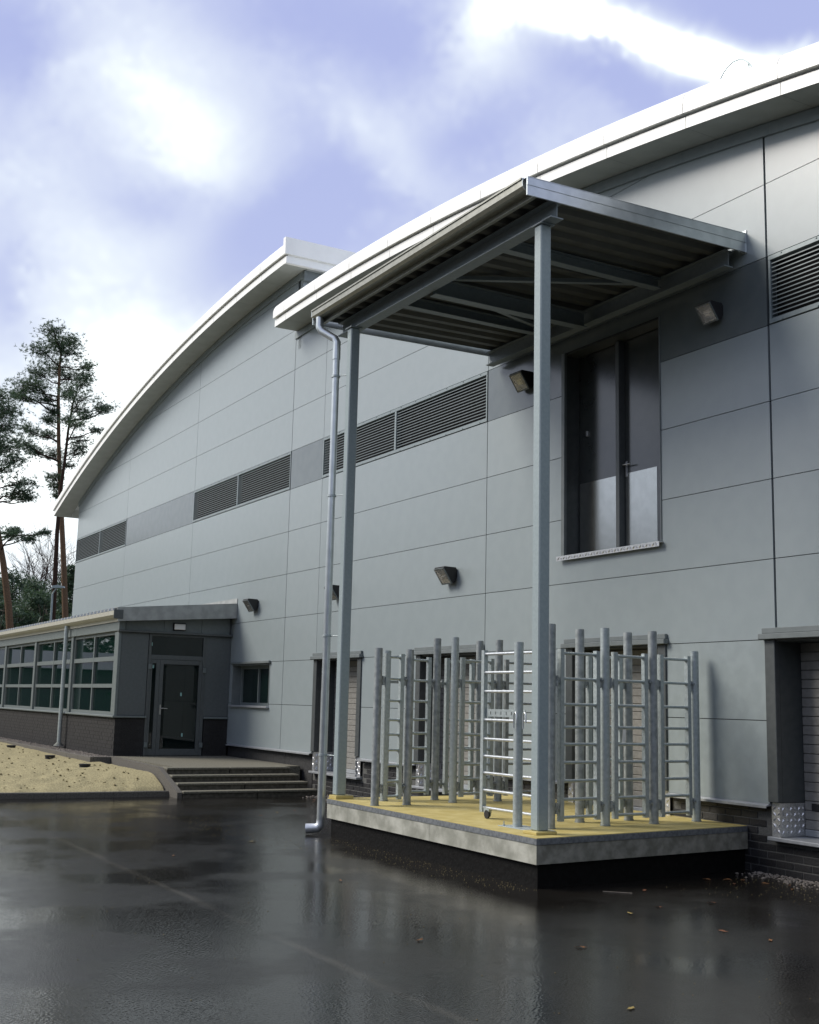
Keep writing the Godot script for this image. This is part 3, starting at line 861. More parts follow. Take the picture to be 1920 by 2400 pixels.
func build_halls() -> void:
	var far := thing("factory_hall", "grey panelled hall with the taller white arched roof, behind the glazed annex", "building")
	var win := [-25.79, -23.66, 1.63, 2.54]
	var lv := [[-40.80, -35.0], [-29.05, -22.98], [-21.40, -15.37], [-9.48, -3.5]]
	var fh := [win]
	for k in 2: fh.append([lv[k][0], lv[k][1], 6.225, 7.066])
	clad_wall(far, [-40.82, -35.0, -29.05, -22.98], [0.01, 0.010, 0.013, 0.02], fh, arch_far)
	louvre_bank(far, lv[0][0], lv[0][1])
	louvre_bank(far, lv[1][0], lv[1][1] - 0.01)
	roof_of(far, arch_far, -42.1, -22.45, -25.27, 1.5, -40.82, -22.701)
	small_window(far)
	close_hall(far, -40.8, -22.70, arch_far)
	var ef := MB.new()
	ef.box(Vector3(-22.52, 11.04 + 0.0, -26.0), Vector3(-22.425, 11.04 + 0.15, 0.552))
	ef.box(Vector3(-22.50, 11.04 + 0.185, -26.0), Vector3(-22.38, 11.04 + 0.56, 0.603))
	part(far, "end_fascia", ef.mesh(), mats.white_metal)
	var es := MB.new()
	es.box(Vector3(-22.72, 11.03, -26.0), Vector3(-22.53, 11.05, 0.0))
	part(far, "end_soffit", es.mesh(), mats.soffit)
	var et := MB.new()
	et.box(Vector3(-22.70, 10.80, -26.0), Vector3(-22.60, 11.03, 0.034))
	part(far, "end_trim", et.mesh(), mats.annex_frame)
	var fp := MB.new()
	fp.box(Vector3(-25.98, 0.0, -0.3), Vector3(-22.83, 0.72, -0.055))
	fp.box(Vector3(-22.818, 0.0, -0.3), Vector3(-21.51, 0.72, -0.055))
	fp.box(Vector3(-40.8, 0.0, -0.3), Vector3(-25.99, 0.75, -0.055))
	fp.box(Vector3(-25.9, 0.0, -0.34), Vector3(-21.52, 0.75, -0.301))
	fp.box(Vector3(-22.828, 0.0, -0.3), Vector3(-22.820, 0.72, -0.062))
	part(far, "plinth", fp.mesh(), mats.render_plinth)
	var near := thing("factory_hall", "grey panelled hall with the lower white arched roof and loading docks", "building")
	var nh := [[-13.43, -11.33, 3.86, 6.85]]
	for q in DOCKS: nh.append([q, q + DOCK_W, 0.0, 2.57])
	for k in [2, 3]: nh.append([lv[k][0], lv[k][1], 6.225, 7.066])
	clad_wall(near, [-22.98, -21.40, -15.37, -9.48, -3.5, 2.5], [0.02, 0.012, 0.016, 0.032, 0.016, 0.01], nh, arch_near)
	louvre_bank(near, -21.39, -15.38)
	louvre_bank(near, -9.45, -3.5)
	roof_of(near, arch_near, -22.9, 3.1, -20.82, 1.515, -22.98, 2.5)
	for q in DOCKS: dock(near, q)
	upper_door(near)
	brick_plinth(near)
	var dk := MB.new()
	dk.box(Vector3(-22.6, 0.0, -1.2), Vector3(2.3, 9.0, -1.15))
	part(near, "inner_wall", dk.mesh(), mats.interior_dark)
	var sd := MB.new()
	sd.box(Vector3(2.35, 0.0, -26.0), Vector3(2.5, 5.6, -0.05))
	part(near, "side_wall", sd.mesh(), mats.panel_1)
	# drip sill along the foot of the cladding
	var ends := [-25.9]
	for q in DOCKS: ends.append(q); ends.append(q + DOCK_W)
	ends.append(2.4)
	for i in range(0, ends.size(), 2):
		var sb := MB.new()
		sb.prism(PackedVector2Array([Vector2(-0.05, 0.762), Vector2(0.004, 0.762), Vector2(0.055, 0.742), Vector2(0.055, 0.716), Vector2(0.048, 0.716), Vector2(0.048, 0.736), Vector2(-0.05, 0.742)]), Vector3(ends[i] + 0.002, 0, 0), Vector3(0, 0, 1), Vector3(0, 1, 0), Vector3(ends[i + 1] - ends[i] - 0.004, 0, 0))
		part(near, "drip_sill", sb.mesh(), mats.sill_metal)

# ------------------------------------------------------------------ annex
func build_annex() -> void:
	var X := -25.98; var Z := 2.62; var XL := -50.0
	var an := thing("entrance_annex", "low annex with a row of gridded windows, brick plinth and glazed end door", "building")
	# brick plinth
	var pl := holder(an, "plinth")
	var pm := MB.new()
	pm.box(Vector3(XL, 0.0, 2.40), Vector3(X - 0.004, 1.295, Z - 0.004))
	pm.box(Vector3(X - 0.20, 0.0, 1.96), Vector3(X - 0.0041, 1.295, 2.399))
	pm.box(Vector3(X - 0.20, 0.0, 0.003), Vector3(X - 0.004, 1.295, 0.575))
	part(pl, "mortar", pm.mesh(), mats.annex_mortar)
	var bm := MB.new()
	for r in 15:
		var y := 0.05 + r * 0.083
		var x := X - 0.12 - (0.125 if r % 2 else 0.0)
		while x > -48.0:
			bm.box(Vector3(x - 0.12, y, Z - 0.02), Vector3(x + 0.12, y + 0.073, Z + rng.randf_range(-0.001, 0.003)))
			x -= 0.25
		for zz in [[1.97, 2.61], [0.01, 0.57]]:
			var q: float = zz[1] - 0.12 - (0.125 if r % 2 else 0.0)
			while q > zz[0] + 0.05:
				bm.box(Vector3(X - 0.02, y, max(q - 0.12, zz[0])), Vector3(X + rng.randf_range(-0.001, 0.003), y + 0.073, q + 0.12))
				q -= 0.25
	var bw := part(pl, "brickwork", bm.mesh(), mats.annex_brick)
	bw.set_meta("kind", "stuff")
	# ledges on the plinth
	for e in [[Vector3(XL, 1.30, 2.45), Vector3(X + 0.05, 1.345, Z + 0.07)], [Vector3(X - 0.10, 1.301, 1.93), Vector3(X + 0.051, 1.344, 2.449)], [Vector3(X - 0.10, 1.30, 0.004), Vector3(X + 0.05, 1.345, 0.60)]]:
		var lm := MB.new()
		lm.cbox(e[0], e[1], 0.008)
		part(an, "ledge", lm.mesh(), mats.annex_frame)
	# end wall panels
	for e in [[1.96, 2.54], [0.004, 0.62]]:
		var wm := MB.new()
		wm.cbox(Vector3(X - 0.12, 1.348, e[0]), Vector3(X + 0.0, 3.17, e[1] if e[1] < 1.0 else 2.585), 0.006)
		part(an, "end_panel", wm.mesh(), mats.annex_panel)
	# lintel trim and gable panels above the door
	var lt := MB.new()
	lt.cbox(Vector3(X - 0.05, 3.172, 0.004), Vector3(X + 0.085, 3.225, Z + 0.06), 0.008)
	part(an, "lintel", lt.mesh(), mats.door_frame)
	for e in [[0.06, 0.735], [0.742, 1.625], [1.632, 2.50]]:
		var gm := MB.new()
		gm.prism(PackedVector2Array([Vector2(e[0], 3.228), Vector2(e[1], 3.228), Vector2(e[1], 3.60 - e[1] * 0.075), Vector2(e[0], 3.60 - e[0] * 0.075)]), Vector3(X - 0.05, 0, 0), Vector3(0, 0, 1), Vector3(0, 1, 0), Vector3(0.06, 0, 0))
		part(an, "gable_panel", gm.mesh(), mats.annex_frame)
	var gb := MB.new()
	gb.box(Vector3(X - 0.10, 3.226, 0.004), Vector3(X - 0.051, 3.60, Z))
	part(an, "gable_backing", gb.mesh(), mats.door_frame)
	# glazed door with side light and fan light
	var dr := holder(an, "door")
	var fz0 := 0.60; var fz1 := 1.95
	var fr := MB.new()
	fr.cbox(Vector3(X - 0.09, 0.481, fz0), Vector3(X + 0.008, 3.168, fz0 + 0.075), 0.004)
	fr.cbox(Vector3(X - 0.09, 0.481, fz1 - 0.06), Vector3(X + 0.008, 3.168, fz1), 0.004)
	fr.cbox(Vector3(X - 0.09, 2.60, fz0 + 0.076), Vector3(X + 0.006, 2.70, fz1 - 0.061), 0.004)
	fr.cbox(Vector3(X - 0.09, 3.12, fz0 + 0.076), Vector3(X + 0.006, 3.168, fz1 - 0.061), 0.004)
	part(dr, "frame", fr.mesh(), mats.door_frame)
	var lf := MB.new()
	for e in [[fz0 + 0.078, 0.752], [1.585, 1.668]]: lf.cbox(Vector3(X - 0.075, 0.485, e[0]), Vector3(X + 0.004, 2.597, e[1]), 0.004)
	lf.cbox(Vector3(X - 0.075, 0.485, 0.753), Vector3(X + 0.003, 0.63, 1.584), 0.004)
	lf.cbox(Vector3(X - 0.075, 2.50, 0.753), Vector3(X + 0.003, 2.597, 1.584), 0.004)
	part(dr, "leaf", lf.mesh(), mats.door_frame)
	var sd := MB.new()
	for e in [[1.672, 1.755], [1.845, 1.888]]: sd.cbox(Vector3(X - 0.075, 0.485, e[0]), Vector3(X + 0.003, 2.597, e[1]), 0.004)
	sd.cbox(Vector3(X - 0.075, 0.485, 1.756), Vector3(X + 0.002, 0.63, 1.844), 0.004)
	sd.cbox(Vector3(X - 0.075, 2.51, 1.756), Vector3(X + 0.002, 2.597, 1.844), 0.004)
	part(dr, "side_light_frame", sd.mesh(), mats.door_frame)
	for e in [[0.753, 1.584, 0.63, 2.50], [1.756, 1.844, 0.63, 2.51], [fz0 + 0.076, fz1 - 0.061, 2.70, 3.12]]:
		var gm2 := MB.new()
		gm2.box(Vector3(X - 0.04, e[2], e[0]), Vector3(X - 0.032, e[3], e[1]))
		part(dr, "pane", gm2.mesh(), mats.door_glass)
	var hd := MB.new()
	hd.cbox(Vector3(X + 0.004, 1.38, 1.60), Vector3(X + 0.014, 1.60, 1.635), 0.004)
	hd.tube([Vector3(X + 0.01, 1.52, 1.617), Vector3(X + 0.055, 1.52, 1.617), Vector3(X + 0.06, 1.52, 1.60), Vector3(X + 0.06, 1.517, 1.47)], 0.011, 0.010, 8)
	part(dr, "handle", hd.mesh(), mats.steel_handle)
	for e in [[0.63, 2.33], [0.63, 0.66], [1.91, 2.38], [1.91, 0.66]]:
		var hb := MB.new()
		hb.cbox(Vector3(X + 0.008, e[1], e[0] - 0.035), Vector3(X + 0.045, e[1] + 0.11, e[0] + 0.035), 0.006)
		part(dr, "hinge", hb.mesh(), mats.annex_frame)
	for e in [[1.12, 1.80], [1.05, 0.90], [1.80, 2.40], [1.86, 2.90]]:
		var st := MB.new()
		st.box(Vector3(X - 0.0315, e[1], e[0]), Vector3(X - 0.0300, e[1] + 0.075, e[0] + 0.035))
		part(dr, "sticker", st.mesh(), mats.sticker)
	# front: window bays between posts
	var posts := [-26.14, -30.0, -34.0, -38.0, -42.0, -46.0]
	for i in posts.size():
		var pb := MB.new()
		var w := 0.10 if i else 0.13
		if i: pb.cbox(Vector3(posts[i] - w, 1.347, Z - 0.14), Vector3(posts[i] + w, 3.195, Z + 0.03), 0.006)
		else: pb.cbox(Vector3(posts[i] - w, 1.347, 2.587), Vector3(X + 0.012, 3.17, Z + 0.03), 0.006)
		part(an, "post", pb.mesh(), mats.annex_frame)
	for i in posts.size() - 1:
		var a: float = posts[i + 1] + 0.10
		var b: float = posts[i] - (0.10 if i else 0.13)
		var m := (a + b) * 0.5
		var w := holder(an, "window")
		var fm := MB.new()
		var zf := Z - 0.02
		var zb := Z - 0.10
		fm.box(Vector3(a, 1.347, zb), Vector3(b, 1.42, zf)); fm.box(Vector3(a, 3.13, zb), Vector3(b, 3.195, zf))
		fm.box(Vector3(a, 1.42, zb), Vector3(a + 0.05, 3.13, zf)); fm.box(Vector3(b - 0.05, 1.42, zb), Vector3(b, 3.13, zf))
		fm.box(Vector3(m - 0.035, 1.42, zb), Vector3(m + 0.035, 3.13, zf + 0.008))
		for e in [[a + 0.05, m - 0.035], [m + 0.035, b - 0.05]]:
			fm.box(Vector3(e[0], 1.95, zb), Vector3(e[1], 2.035, zf + 0.004))
			fm.box(Vector3(e[0], 2.545, zb), Vector3(e[1], 2.645, zf + 0.004))
		part(w, "frame", fm.mesh(), mats.annex_frame)
		for e in [[a + 0.05, m - 0.035], [m + 0.035, b - 0.05]]:
			for h in [[1.42, 1.95], [2.035, 2.545], [2.645, 3.13]]:
				var gm3 := MB.new()
				var tilt := rng.randf_range(-0.003, 0.003)
				gm3.prism(PackedVector2Array([Vector2(e[0], zb + 0.03 - tilt), Vector2(e[1], zb + 0.03 + tilt), Vector2(e[1], zb + 0.038 + tilt), Vector2(e[0], zb + 0.038 - tilt)]), Vector3(0, h[0], 0), Vector3(1, 0, 0), Vector3(0, 0, 1), Vector3(0, h[1] - h[0], 0))
				part(w, "pane", gm3.mesh(), mats.glass)
	# eaves board, gutter, roof
	var eb := MB.new()
	eb.cbox(Vector3(XL, 3.20, Z - 0.10), Vector3(-29.55, 3.41, Z + 0.045), 0.006)
	part(an, "eaves_board", eb.mesh(), mats.annex_frame)
	var eb2 := MB.new()
	eb2.cbox(Vector3(-29.54, 3.20, Z - 0.10), Vector3(X + 0.05, 3.41, Z + 0.045), 0.006)
	part(an, "eaves_board", eb2.mesh(), mats.annex_frame)
	var gu := MB.new()
	gu.prism(PackedVector2Array([Vector2(2.67, 3.415), Vector2(2.69, 3.40), Vector2(2.70, 3.47), Vector2(2.78, 3.485), Vector2(2.84, 3.53), Vector2(2.855, 3.62), Vector2(2.84, 3.62), Vector2(2.825, 3.54), Vector2(2.77, 3.50), Vector2(2.69, 3.49), Vector2(2.67, 3.62)]), Vector3(XL, 0, 0), Vector3(0, 0, 1), Vector3(0, 1, 0), Vector3(-25.72 - XL, 0, 0))
	part(an, "gutter", gu.mesh(), mats.gutter_cream)
	var gc := MB.new()
	gc.cbox(Vector3(-25.719, 3.44, 2.66), Vector3(-25.69, 3.64, 2.87), 0.006)
	part(an, "gutter_end", gc.mesh(), mats.door_frame)
	var rf := holder(an, "roof")
	var rb := MB.new()
	rb.prism(PackedVector2Array([Vector2(0.003, 3.62), Vector2(2.80, 3.58), Vector2(2.80, 3.63), Vector2(0.003, 3.90)]), Vector3(XL, 0, 0), Vector3(0, 0, 1), Vector3(0, 1, 0), Vector3(-25.74 - XL, 0, 0))
	part(rf, "roof_deck", rb.mesh(), mats.annex_roof)
	# trapezoid sheet ribs that end in teeth over the gutter
	var rib := MB.new()
	rib.prism(PackedVector2Array([Vector2(-0.07, 0), Vector2(0.07, 0), Vector2(0.045, 0.045), Vector2(-0.045, 0.045)]), Vector3(0, 3.903, 0.004), Vector3(1, 0, 0), Vector3(0, 1, 0), Vector3(0, -0.268, 2.83))
	var rm := rib.mesh()
	var rx := -26.0
	while rx > XL + 0.2:
		part(rf, "rib", rm, mats.annex_roof, Vector3(rx, 0, 0))
		rx -= 0.30
	var vf := MB.new()
	vf.prism(PackedVector2Array([Vector2(0.006, 3.60), Vector2(2.77, 3.39), Vector2(2.80, 3.68), Vector2(0.006, 3.93)]), Vector3(-25.735, 0, 0), Vector3(0, 0, 1), Vector3(0, 1, 0), Vector3(0.035, 0, 0))
	vf.prism(PackedVector2Array([Vector2(0.006, 3.931), Vector2(2.80, 3.681), Vector2(2.80, 3.69), Vector2(0.006, 3.942)]), Vector3(-25.95, 0, 0), Vector3(0, 0, 1), Vector3(0, 1, 0), Vector3(0.25, 0, 0))
	part(rf, "verge", vf.mesh(), mats.annex_fascia)
	var fl := MB.new()
	fl.prism(PackedVector2Array([Vector2(XL, 3.93), Vector2(-25.70, 3.93), Vector2(-25.70, 4.06), Vector2(XL, 4.06)]), Vector3(0, 0, 0.003), Vector3(1, 0, 0), Vector3(0, 1, 0), Vector3(0, 0, 0.012))
	part(rf, "flashing", fl.mesh(), mats.annex_fascia)
	var vs := MB.new()
	vs.prism(PackedVector2Array([Vector2(0.006, 3.597), Vector2(2.66, 3.40), Vector2(2.66, 3.41), Vector2(0.006, 3.607)]), Vector3(X - 0.05, 0, 0), Vector3(0, 0, 1), Vector3(0, 1, 0), Vector3(0.24, 0, 0))
	part(rf, "verge_soffit", vs.mesh(), mats.door_frame)
	# rooms behind the glass
	var rm2 := MB.new()
	rm2.box(Vector3(XL, 0.3, 0.20), Vector3(X - 1.6, 3.45, 0.26))
	part(an, "room_wall", rm2.mesh(), mats.interior_green)
	var rw := MB.new()
	rw.box(Vector3(X - 2.0, 0.49, 0.27), Vector3(X - 1.95, 3.45, 2.35))
	part(an, "room_wall", rw.mesh(), mats.interior_dark)
	var rfl := MB.new()
	rfl.box(Vector3(XL, 0.40, 0.27), Vector3(X - 0.21, 0.48, 2.39))
	part(an, "room_floor", rfl.mesh(), mats.interior_floor)
	var rc := MB.new()
	rc.box(Vector3(XL, 3.46, 0.05), Vector3(X - 0.11, 3.50, 2.5))
	part(an, "room_ceiling", rc.mesh(), mats.interior_dark)
	# downpipe
	var dp := MB.new()
	dp.tube([Vector3(-30.2, 3.47, 2.76), Vector3(-30.2, 0.56, 2.76)], 0.052, 0.052, 14)
	var pipe := part(an, "downpipe", dp.mesh(), mats.galvanised)
	var cl := MB.new()
	cl.tube([Vector3(-30.2, 0.52, 2.76), Vector3(-30.2, 0.56, 2.76), Vector3(-30.2, 0.60, 2.76)], 0.13, 0.055, 14)
	part(pipe, "collar", cl.mesh(), mats.zinc)
	# lamp over the door
	var lp := thing("bulkhead_lamp", "pale rectangular bulkhead lamp above the annex door", "lamp", Vector3(X + 0.012, 3.345, 1.28))
	var lb := MB.new()
	lb.cbox(Vector3(0.0, -0.085, -0.15), Vector3(0.045, 0.085, 0.15), 0.012)
	part(lp, "housing", lb.mesh(), mats.lamp_black)
	var ll := MB.new()
	ll.cbox(Vector3(0.0455, -0.065, -0.13), Vector3(0.075, 0.065, 0.13), 0.012)
	part(lp, "lens", ll.mesh(), mats.shed_white)

# ------------------------------------------------------------------ loading canopy
func i_beam(mb: MB, a: Vector3, b: Vector3, w: float, h: float, tf := 0.014, tw := 0.010) -> void:
	var up := Vector3.UP
	var d := (b - a).normalized()
	var u := (up - d * up.dot(d)).normalized()
	mb.bar(a + u * (tf * 0.5), b + u * (tf * 0.5), w, tf, u)
	mb.bar(a + u * (h - tf * 0.5), b + u * (h - tf * 0.5), w, tf, u)
	mb.bar(a + u * (h * 0.5), b + u * (h * 0.5), tw, h - 2.0 * tf, u)

func deck_y(z: float) -> float:
	return lerpf(7.29, 7.235, z / 3.1)

func build_canopy() -> void:
	var c := thing("loading_canopy", "steel loading canopy on two grey columns with a corrugated deck", "canopy")
	for k in 2:
		var x0: float = [-10.15, -14.58][k]
		var z0: float = [2.74, 2.80][k]
		var yb: float = [0.520, 0.535][k]
		var m := MB.new()
		m.cbox(Vector3(x0, yb, z0), Vector3(x0 + 0.13, 7.005, z0 + 0.14), 0.012)
		var col := part(c, "column", m.mesh(), mats.column_paint)
		var cp := MB.new()
		cp.box(Vector3(x0 - 0.03, 7.006, z0 - 0.02), Vector3(x0 + 0.16, 7.022, z0 + 0.16))
		part(col, "cap_plate", cp.mesh(), mats.column_paint_shaded)
		var bp := MB.new()
		if k == 0:
			bp.cbox(Vector3(x0 - 0.05, 0.4905, z0 - 0.06), Vector3(x0 + 0.19, 0.5195, z0 + 0.20), 0.004)
		else:
			bp.cbox(Vector3(x0 - 0.015, 0.4905, z0 - 0.08), Vector3(x0 + 0.20, 0.5345, z0 + 0.18), 0.004)
		part(col, "base_block", bp.mesh(), mats.yellow_coat)
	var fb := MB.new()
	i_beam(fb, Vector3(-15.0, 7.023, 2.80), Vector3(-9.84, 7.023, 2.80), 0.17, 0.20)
	part(c, "front_beam", fb.mesh(), mats.column_paint_shaded)
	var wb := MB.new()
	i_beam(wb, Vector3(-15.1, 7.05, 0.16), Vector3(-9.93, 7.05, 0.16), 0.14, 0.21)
	part(c, "wall_beam", wb.mesh(), mats.column_paint_shaded)
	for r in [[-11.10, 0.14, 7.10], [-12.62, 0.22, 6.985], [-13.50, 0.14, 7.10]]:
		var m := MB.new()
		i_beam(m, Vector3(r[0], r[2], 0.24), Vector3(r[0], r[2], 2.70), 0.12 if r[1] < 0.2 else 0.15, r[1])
		part(c, "rafter", m.mesh(), mats.column_paint_shaded)
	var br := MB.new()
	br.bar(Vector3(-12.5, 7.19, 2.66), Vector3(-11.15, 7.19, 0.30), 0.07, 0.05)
	part(c, "brace", br.mesh(), mats.column_paint_shaded)
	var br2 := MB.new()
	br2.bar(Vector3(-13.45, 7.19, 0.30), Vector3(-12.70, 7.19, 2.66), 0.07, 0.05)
	part(c, "brace", br2.mesh(), mats.column_paint_shaded)
	# trapezoid deck, ribs running out to the gutter
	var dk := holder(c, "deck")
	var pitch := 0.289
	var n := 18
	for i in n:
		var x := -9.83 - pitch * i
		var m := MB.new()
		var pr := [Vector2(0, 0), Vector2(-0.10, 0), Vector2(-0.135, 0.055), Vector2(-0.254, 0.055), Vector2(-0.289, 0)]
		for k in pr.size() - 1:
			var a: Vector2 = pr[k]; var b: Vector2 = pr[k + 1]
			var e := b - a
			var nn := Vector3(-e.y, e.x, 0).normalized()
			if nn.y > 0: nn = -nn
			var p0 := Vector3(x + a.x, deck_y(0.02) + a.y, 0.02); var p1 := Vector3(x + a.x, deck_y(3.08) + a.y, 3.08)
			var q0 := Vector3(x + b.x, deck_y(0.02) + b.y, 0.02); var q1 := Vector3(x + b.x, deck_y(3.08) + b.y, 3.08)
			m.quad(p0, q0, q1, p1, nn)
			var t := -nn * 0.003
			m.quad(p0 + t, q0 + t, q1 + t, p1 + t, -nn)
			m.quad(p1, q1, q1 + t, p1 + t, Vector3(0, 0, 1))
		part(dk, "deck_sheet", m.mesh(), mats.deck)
	# side fascias
	for k in 2:
		var x: float = [-9.815, -15.13][k]
		var s := 1.0 if k == 0 else -1.0
		var m := MB.new()
		m.prism(PackedVector2Array([Vector2(0.012, 7.225), Vector2(3.23, 7.175), Vector2(3.23, 7.285), Vector2(0.012, 7.345)]), Vector3(x, 0, 0), Vector3(0, 0, 1), Vector3(0, 1, 0), Vector3(0.02 * s, 0, 0))
		m.prism(PackedVector2Array([Vector2(0.012, 7.346), Vector2(3.23, 7.286), Vector2(3.23, 7.372), Vector2(0.012, 7.455)]), Vector3(x, 0, 0), Vector3(0, 0, 1), Vector3(0, 1, 0), Vector3(0.026 * s, 0, 0))
		m.prism(PackedVector2Array([Vector2(0.012, 7.456), Vector2(3.23, 7.373), Vector2(3.23, 7.379), Vector2(0.012, 7.462)]), Vector3(x - 0.09 * s, 0, 0), Vector3(0, 0, 1), Vector3(0, 1, 0), Vector3(0.12 * s, 0, 0))
		part(c, "side_fascia", m.mesh(), mats.zinc)
		var wl := MB.new()
		wl.box(Vector3(x - 0.05, 7.21, 0.003), Vector3(x + 0.032 * s + (0.0 if k == 0 else 0.02), 7.50, 0.011))
		part(c, "wall_flashing", wl.mesh(), mats.zinc)
	var fw := MB.new()
	fw.box(Vector3(-15.12, 7.37, 0.003), Vector3(-9.84, 7.44, 0.016))
	part(c, "wall_flashing", fw.mesh(), mats.zinc)
	# gutter and eaves strip
	var g := MB.new()
	g.prism(PackedVector2Array([Vector2(3.09, 7.262), Vector2(3.21, 7.262), Vector2(3.243, 7.295), Vector2(3.243, 7.372), Vector2(3.256, 7.372), Vector2(3.256, 7.392), Vector2(3.232, 7.392), Vector2(3.232, 7.300), Vector2(3.205, 7.273), Vector2(3.10, 7.273), Vector2(3.10, 7.38), Vector2(3.09, 7.38)]), Vector3(-15.16, 0, 0), Vector3(0, 0, 1), Vector3(0, 1, 0), Vector3(5.28, 0, 0))
	part(c, "gutter", g.mesh(), mats.gutter_zinc)
	var ge := MB.new()
	ge.prism(PackedVector2Array([Vector2(3.09, 7.262), Vector2(3.21, 7.262), Vector2(3.243, 7.295), Vector2(3.243, 7.39), Vector2(3.09, 7.39)]), Vector3(-9.879, 0, 0), Vector3(0, 0, 1), Vector3(0, 1, 0), Vector3(0.012, 0, 0))
	ge.prism(PackedVector2Array([Vector2(3.09, 7.262), Vector2(3.21, 7.262), Vector2(3.243, 7.295), Vector2(3.243, 7.39), Vector2(3.09, 7.39)]), Vector3(-15.172, 0, 0), Vector3(0, 0, 1), Vector3(0, 1, 0), Vector3(0.011, 0, 0))
	part(c, "gutter_end", ge.mesh(), mats.zinc)
	var es := MB.new()
	es.box(Vector3(-15.12, 7.205, 3.081), Vector3(-9.83, 7.34, 3.0895))
	es.box(Vector3(-15.12, 7.198, 3.06), Vector3(-9.83, 7.2045, 3.11))
	part(c, "eaves_strip", es.mesh(), mats.gutter_zinc)
	# downpipe with swan neck and shoe
	var P := Vector3(-14.78, 0, 3.0)
	var d := MB.new()
	d.tube([Vector3(-15.02, 7.262, 3.17), Vector3(-15.02, 7.12, 3.17), Vector3(-14.98, 7.05, 3.15), Vector3(-14.82, 6.92, 3.02), Vector3(-14.78, 6.85, 3.0), Vector3(-14.78, 6.60, 3.0)], 0.058, 0.058, 16)
	var neck := part(c, "swan_neck", d.mesh(), mats.zinc)
	neck.set_meta("label", "bent zinc neck below the gutter outlet")
	var d2 := MB.new()
	d2.tube([Vector3(P.x, 6.62, P.z), Vector3(P.x, 4.1, P.z)], 0.050, 0.050, 16)
	d2.tube([Vector3(P.x, 4.12, P.z), Vector3(P.x, 1.9, P.z)], 0.053, 0.053, 16)
	d2.tube([Vector3(P.x, 1.92, P.z), Vector3(P.x, 0.17, P.z)], 0.056, 0.056, 16)
	var pipe := part(c, "downpipe", d2.mesh(), mats.zinc)
	var sh := MB.new()
	sh.tube([Vector3(P.x, 0.19, P.z), Vector3(P.x, 0.12, P.z + 0.005), Vector3(P.x - 0.02, 0.085, P.z + 0.04), Vector3(P.x - 0.10, 0.072, P.z + 0.17)], 0.061, 0.066, 16, false)
	part(pipe, "shoe", sh.mesh(), mats.galvanised_bright)
	for y in [6.35, 4.62, 2.66, 1.05]:
		var cm := MB.new()
		cm.tube([Vector3(P.x, y - 0.015, P.z), Vector3(P.x, y + 0.015, P.z)], 0.064, 0.064, 16)
		cm.tube([Vector3(P.x + 0.05, y, P.z - 0.02), Vector3(-14.581, y - 0.005, 2.90)], 0.008, 0.008, 6)
		cm.cbox(Vector3(-14.592, y - 0.04, 2.88), Vector3(-14.581, y + 0.03, 2.92), 0.003)
		part(pipe, "bracket", cm.mesh(), mats.galvanised)

# ------------------------------------------------------------------ platform, posts and gates
const PY := 0.485

func build_platform() -> void:
	var p := thing("loading_platform", "low concrete loading platform with a yellow floor coat and black base", "platform")
	var top := [Vector2(-14.60, 3.0), Vector2(-9.75, 3.09), Vector2(-10.04, -0.058), Vector2(-14.60, -0.058)]
	# concrete edge slabs, with open joints along the front
	var cuts := [0.0, 0.13, 0.565, 1.0]
	for i in 3:
		var a: Vector2 = top[0].lerp(top[1], cuts[i])
		var b: Vector2 = top[0].lerp(top[1], cuts[i + 1])
		a += (top[1] - top[0]).normalized() * (0.004 if i else 0.0)
		var m := MB.new()
		m.prism(PackedVector2Array([a, b, Vector2(b.x if i < 2 else -10.046, -0.058), Vector2(a.x, -0.058)]), Vector3(0, 0.235, 0), Vector3(1, 0, 0), Vector3(0, 0, 1), Vector3(0, 0.19, 0))
		part(p, "slab", m.mesh(), mats.concrete)
	var re := MB.new()
	re.prism(PackedVector2Array([Vector2(-9.751, 3.075), Vector2(-9.745, 3.091), Vector2(-10.032, -0.055), Vector2(-10.05, -0.055)]), Vector3(0, 0.236, 0), Vector3(1, 0, 0), Vector3(0, 0, 1), Vector3(0, 0.188, 0))
	var ro := part(p, "side_face", re.mesh(), mats.concrete_rough)
	ro.set_meta("label", "coarse pitted concrete end face")
	var st := MB.new()
	st.prism(PackedVector2Array([Vector2(-14.605, 2.93), Vector2(-14.605, 3.007), Vector2(-9.742, 3.097), Vector2(-9.742, 3.02)]), Vector3(0, 0.425, 0), Vector3(1, 0, 0), Vector3(0, 0, 1), Vector3(0, 0.058, 0))
	st.prism(PackedVector2Array([Vector2(-9.80, 3.019), Vector2(-9.7421, 3.019), Vector2(-10.026, -0.05), Vector2(-10.08, -0.05)]), Vector3(0, 0.425, 0), Vector3(1, 0, 0), Vector3(0, 0, 1), Vector3(0, 0.058, 0))
	st.box(Vector3(-14.605, 0.425, -0.05), Vector3(-14.53, 0.483, 2.929))
	part(p, "edge_angle", st.mesh(), mats.edge_steel)
	var fl := MB.new()
	fl.prism(PackedVector2Array([Vector2(-14.598, 2.998), Vector2(-9.752, 3.086), Vector2(-10.04, -0.056), Vector2(-14.598, -0.056)]), Vector3(0, 0.4835, 0), Vector3(1, 0, 0), Vector3(0, 0, 1), Vector3(0, 0.006, 0))
	part(p, "floor_coat", fl.mesh(), mats.yellow_coat)
	var bs := MB.new()
	bs.prism(PackedVector2Array([Vector2(-14.56, 2.95), Vector2(-9.80, 3.04), Vector2(-10.085, -0.058), Vector2(-14.56, -0.058)]), Vector3(0, -0.05, 0), Vector3(1, 0, 0), Vector3(0, 0, 1), Vector3(0, 0.285, 0))
	part(p, "base", bs.mesh(), mats.bitumen)

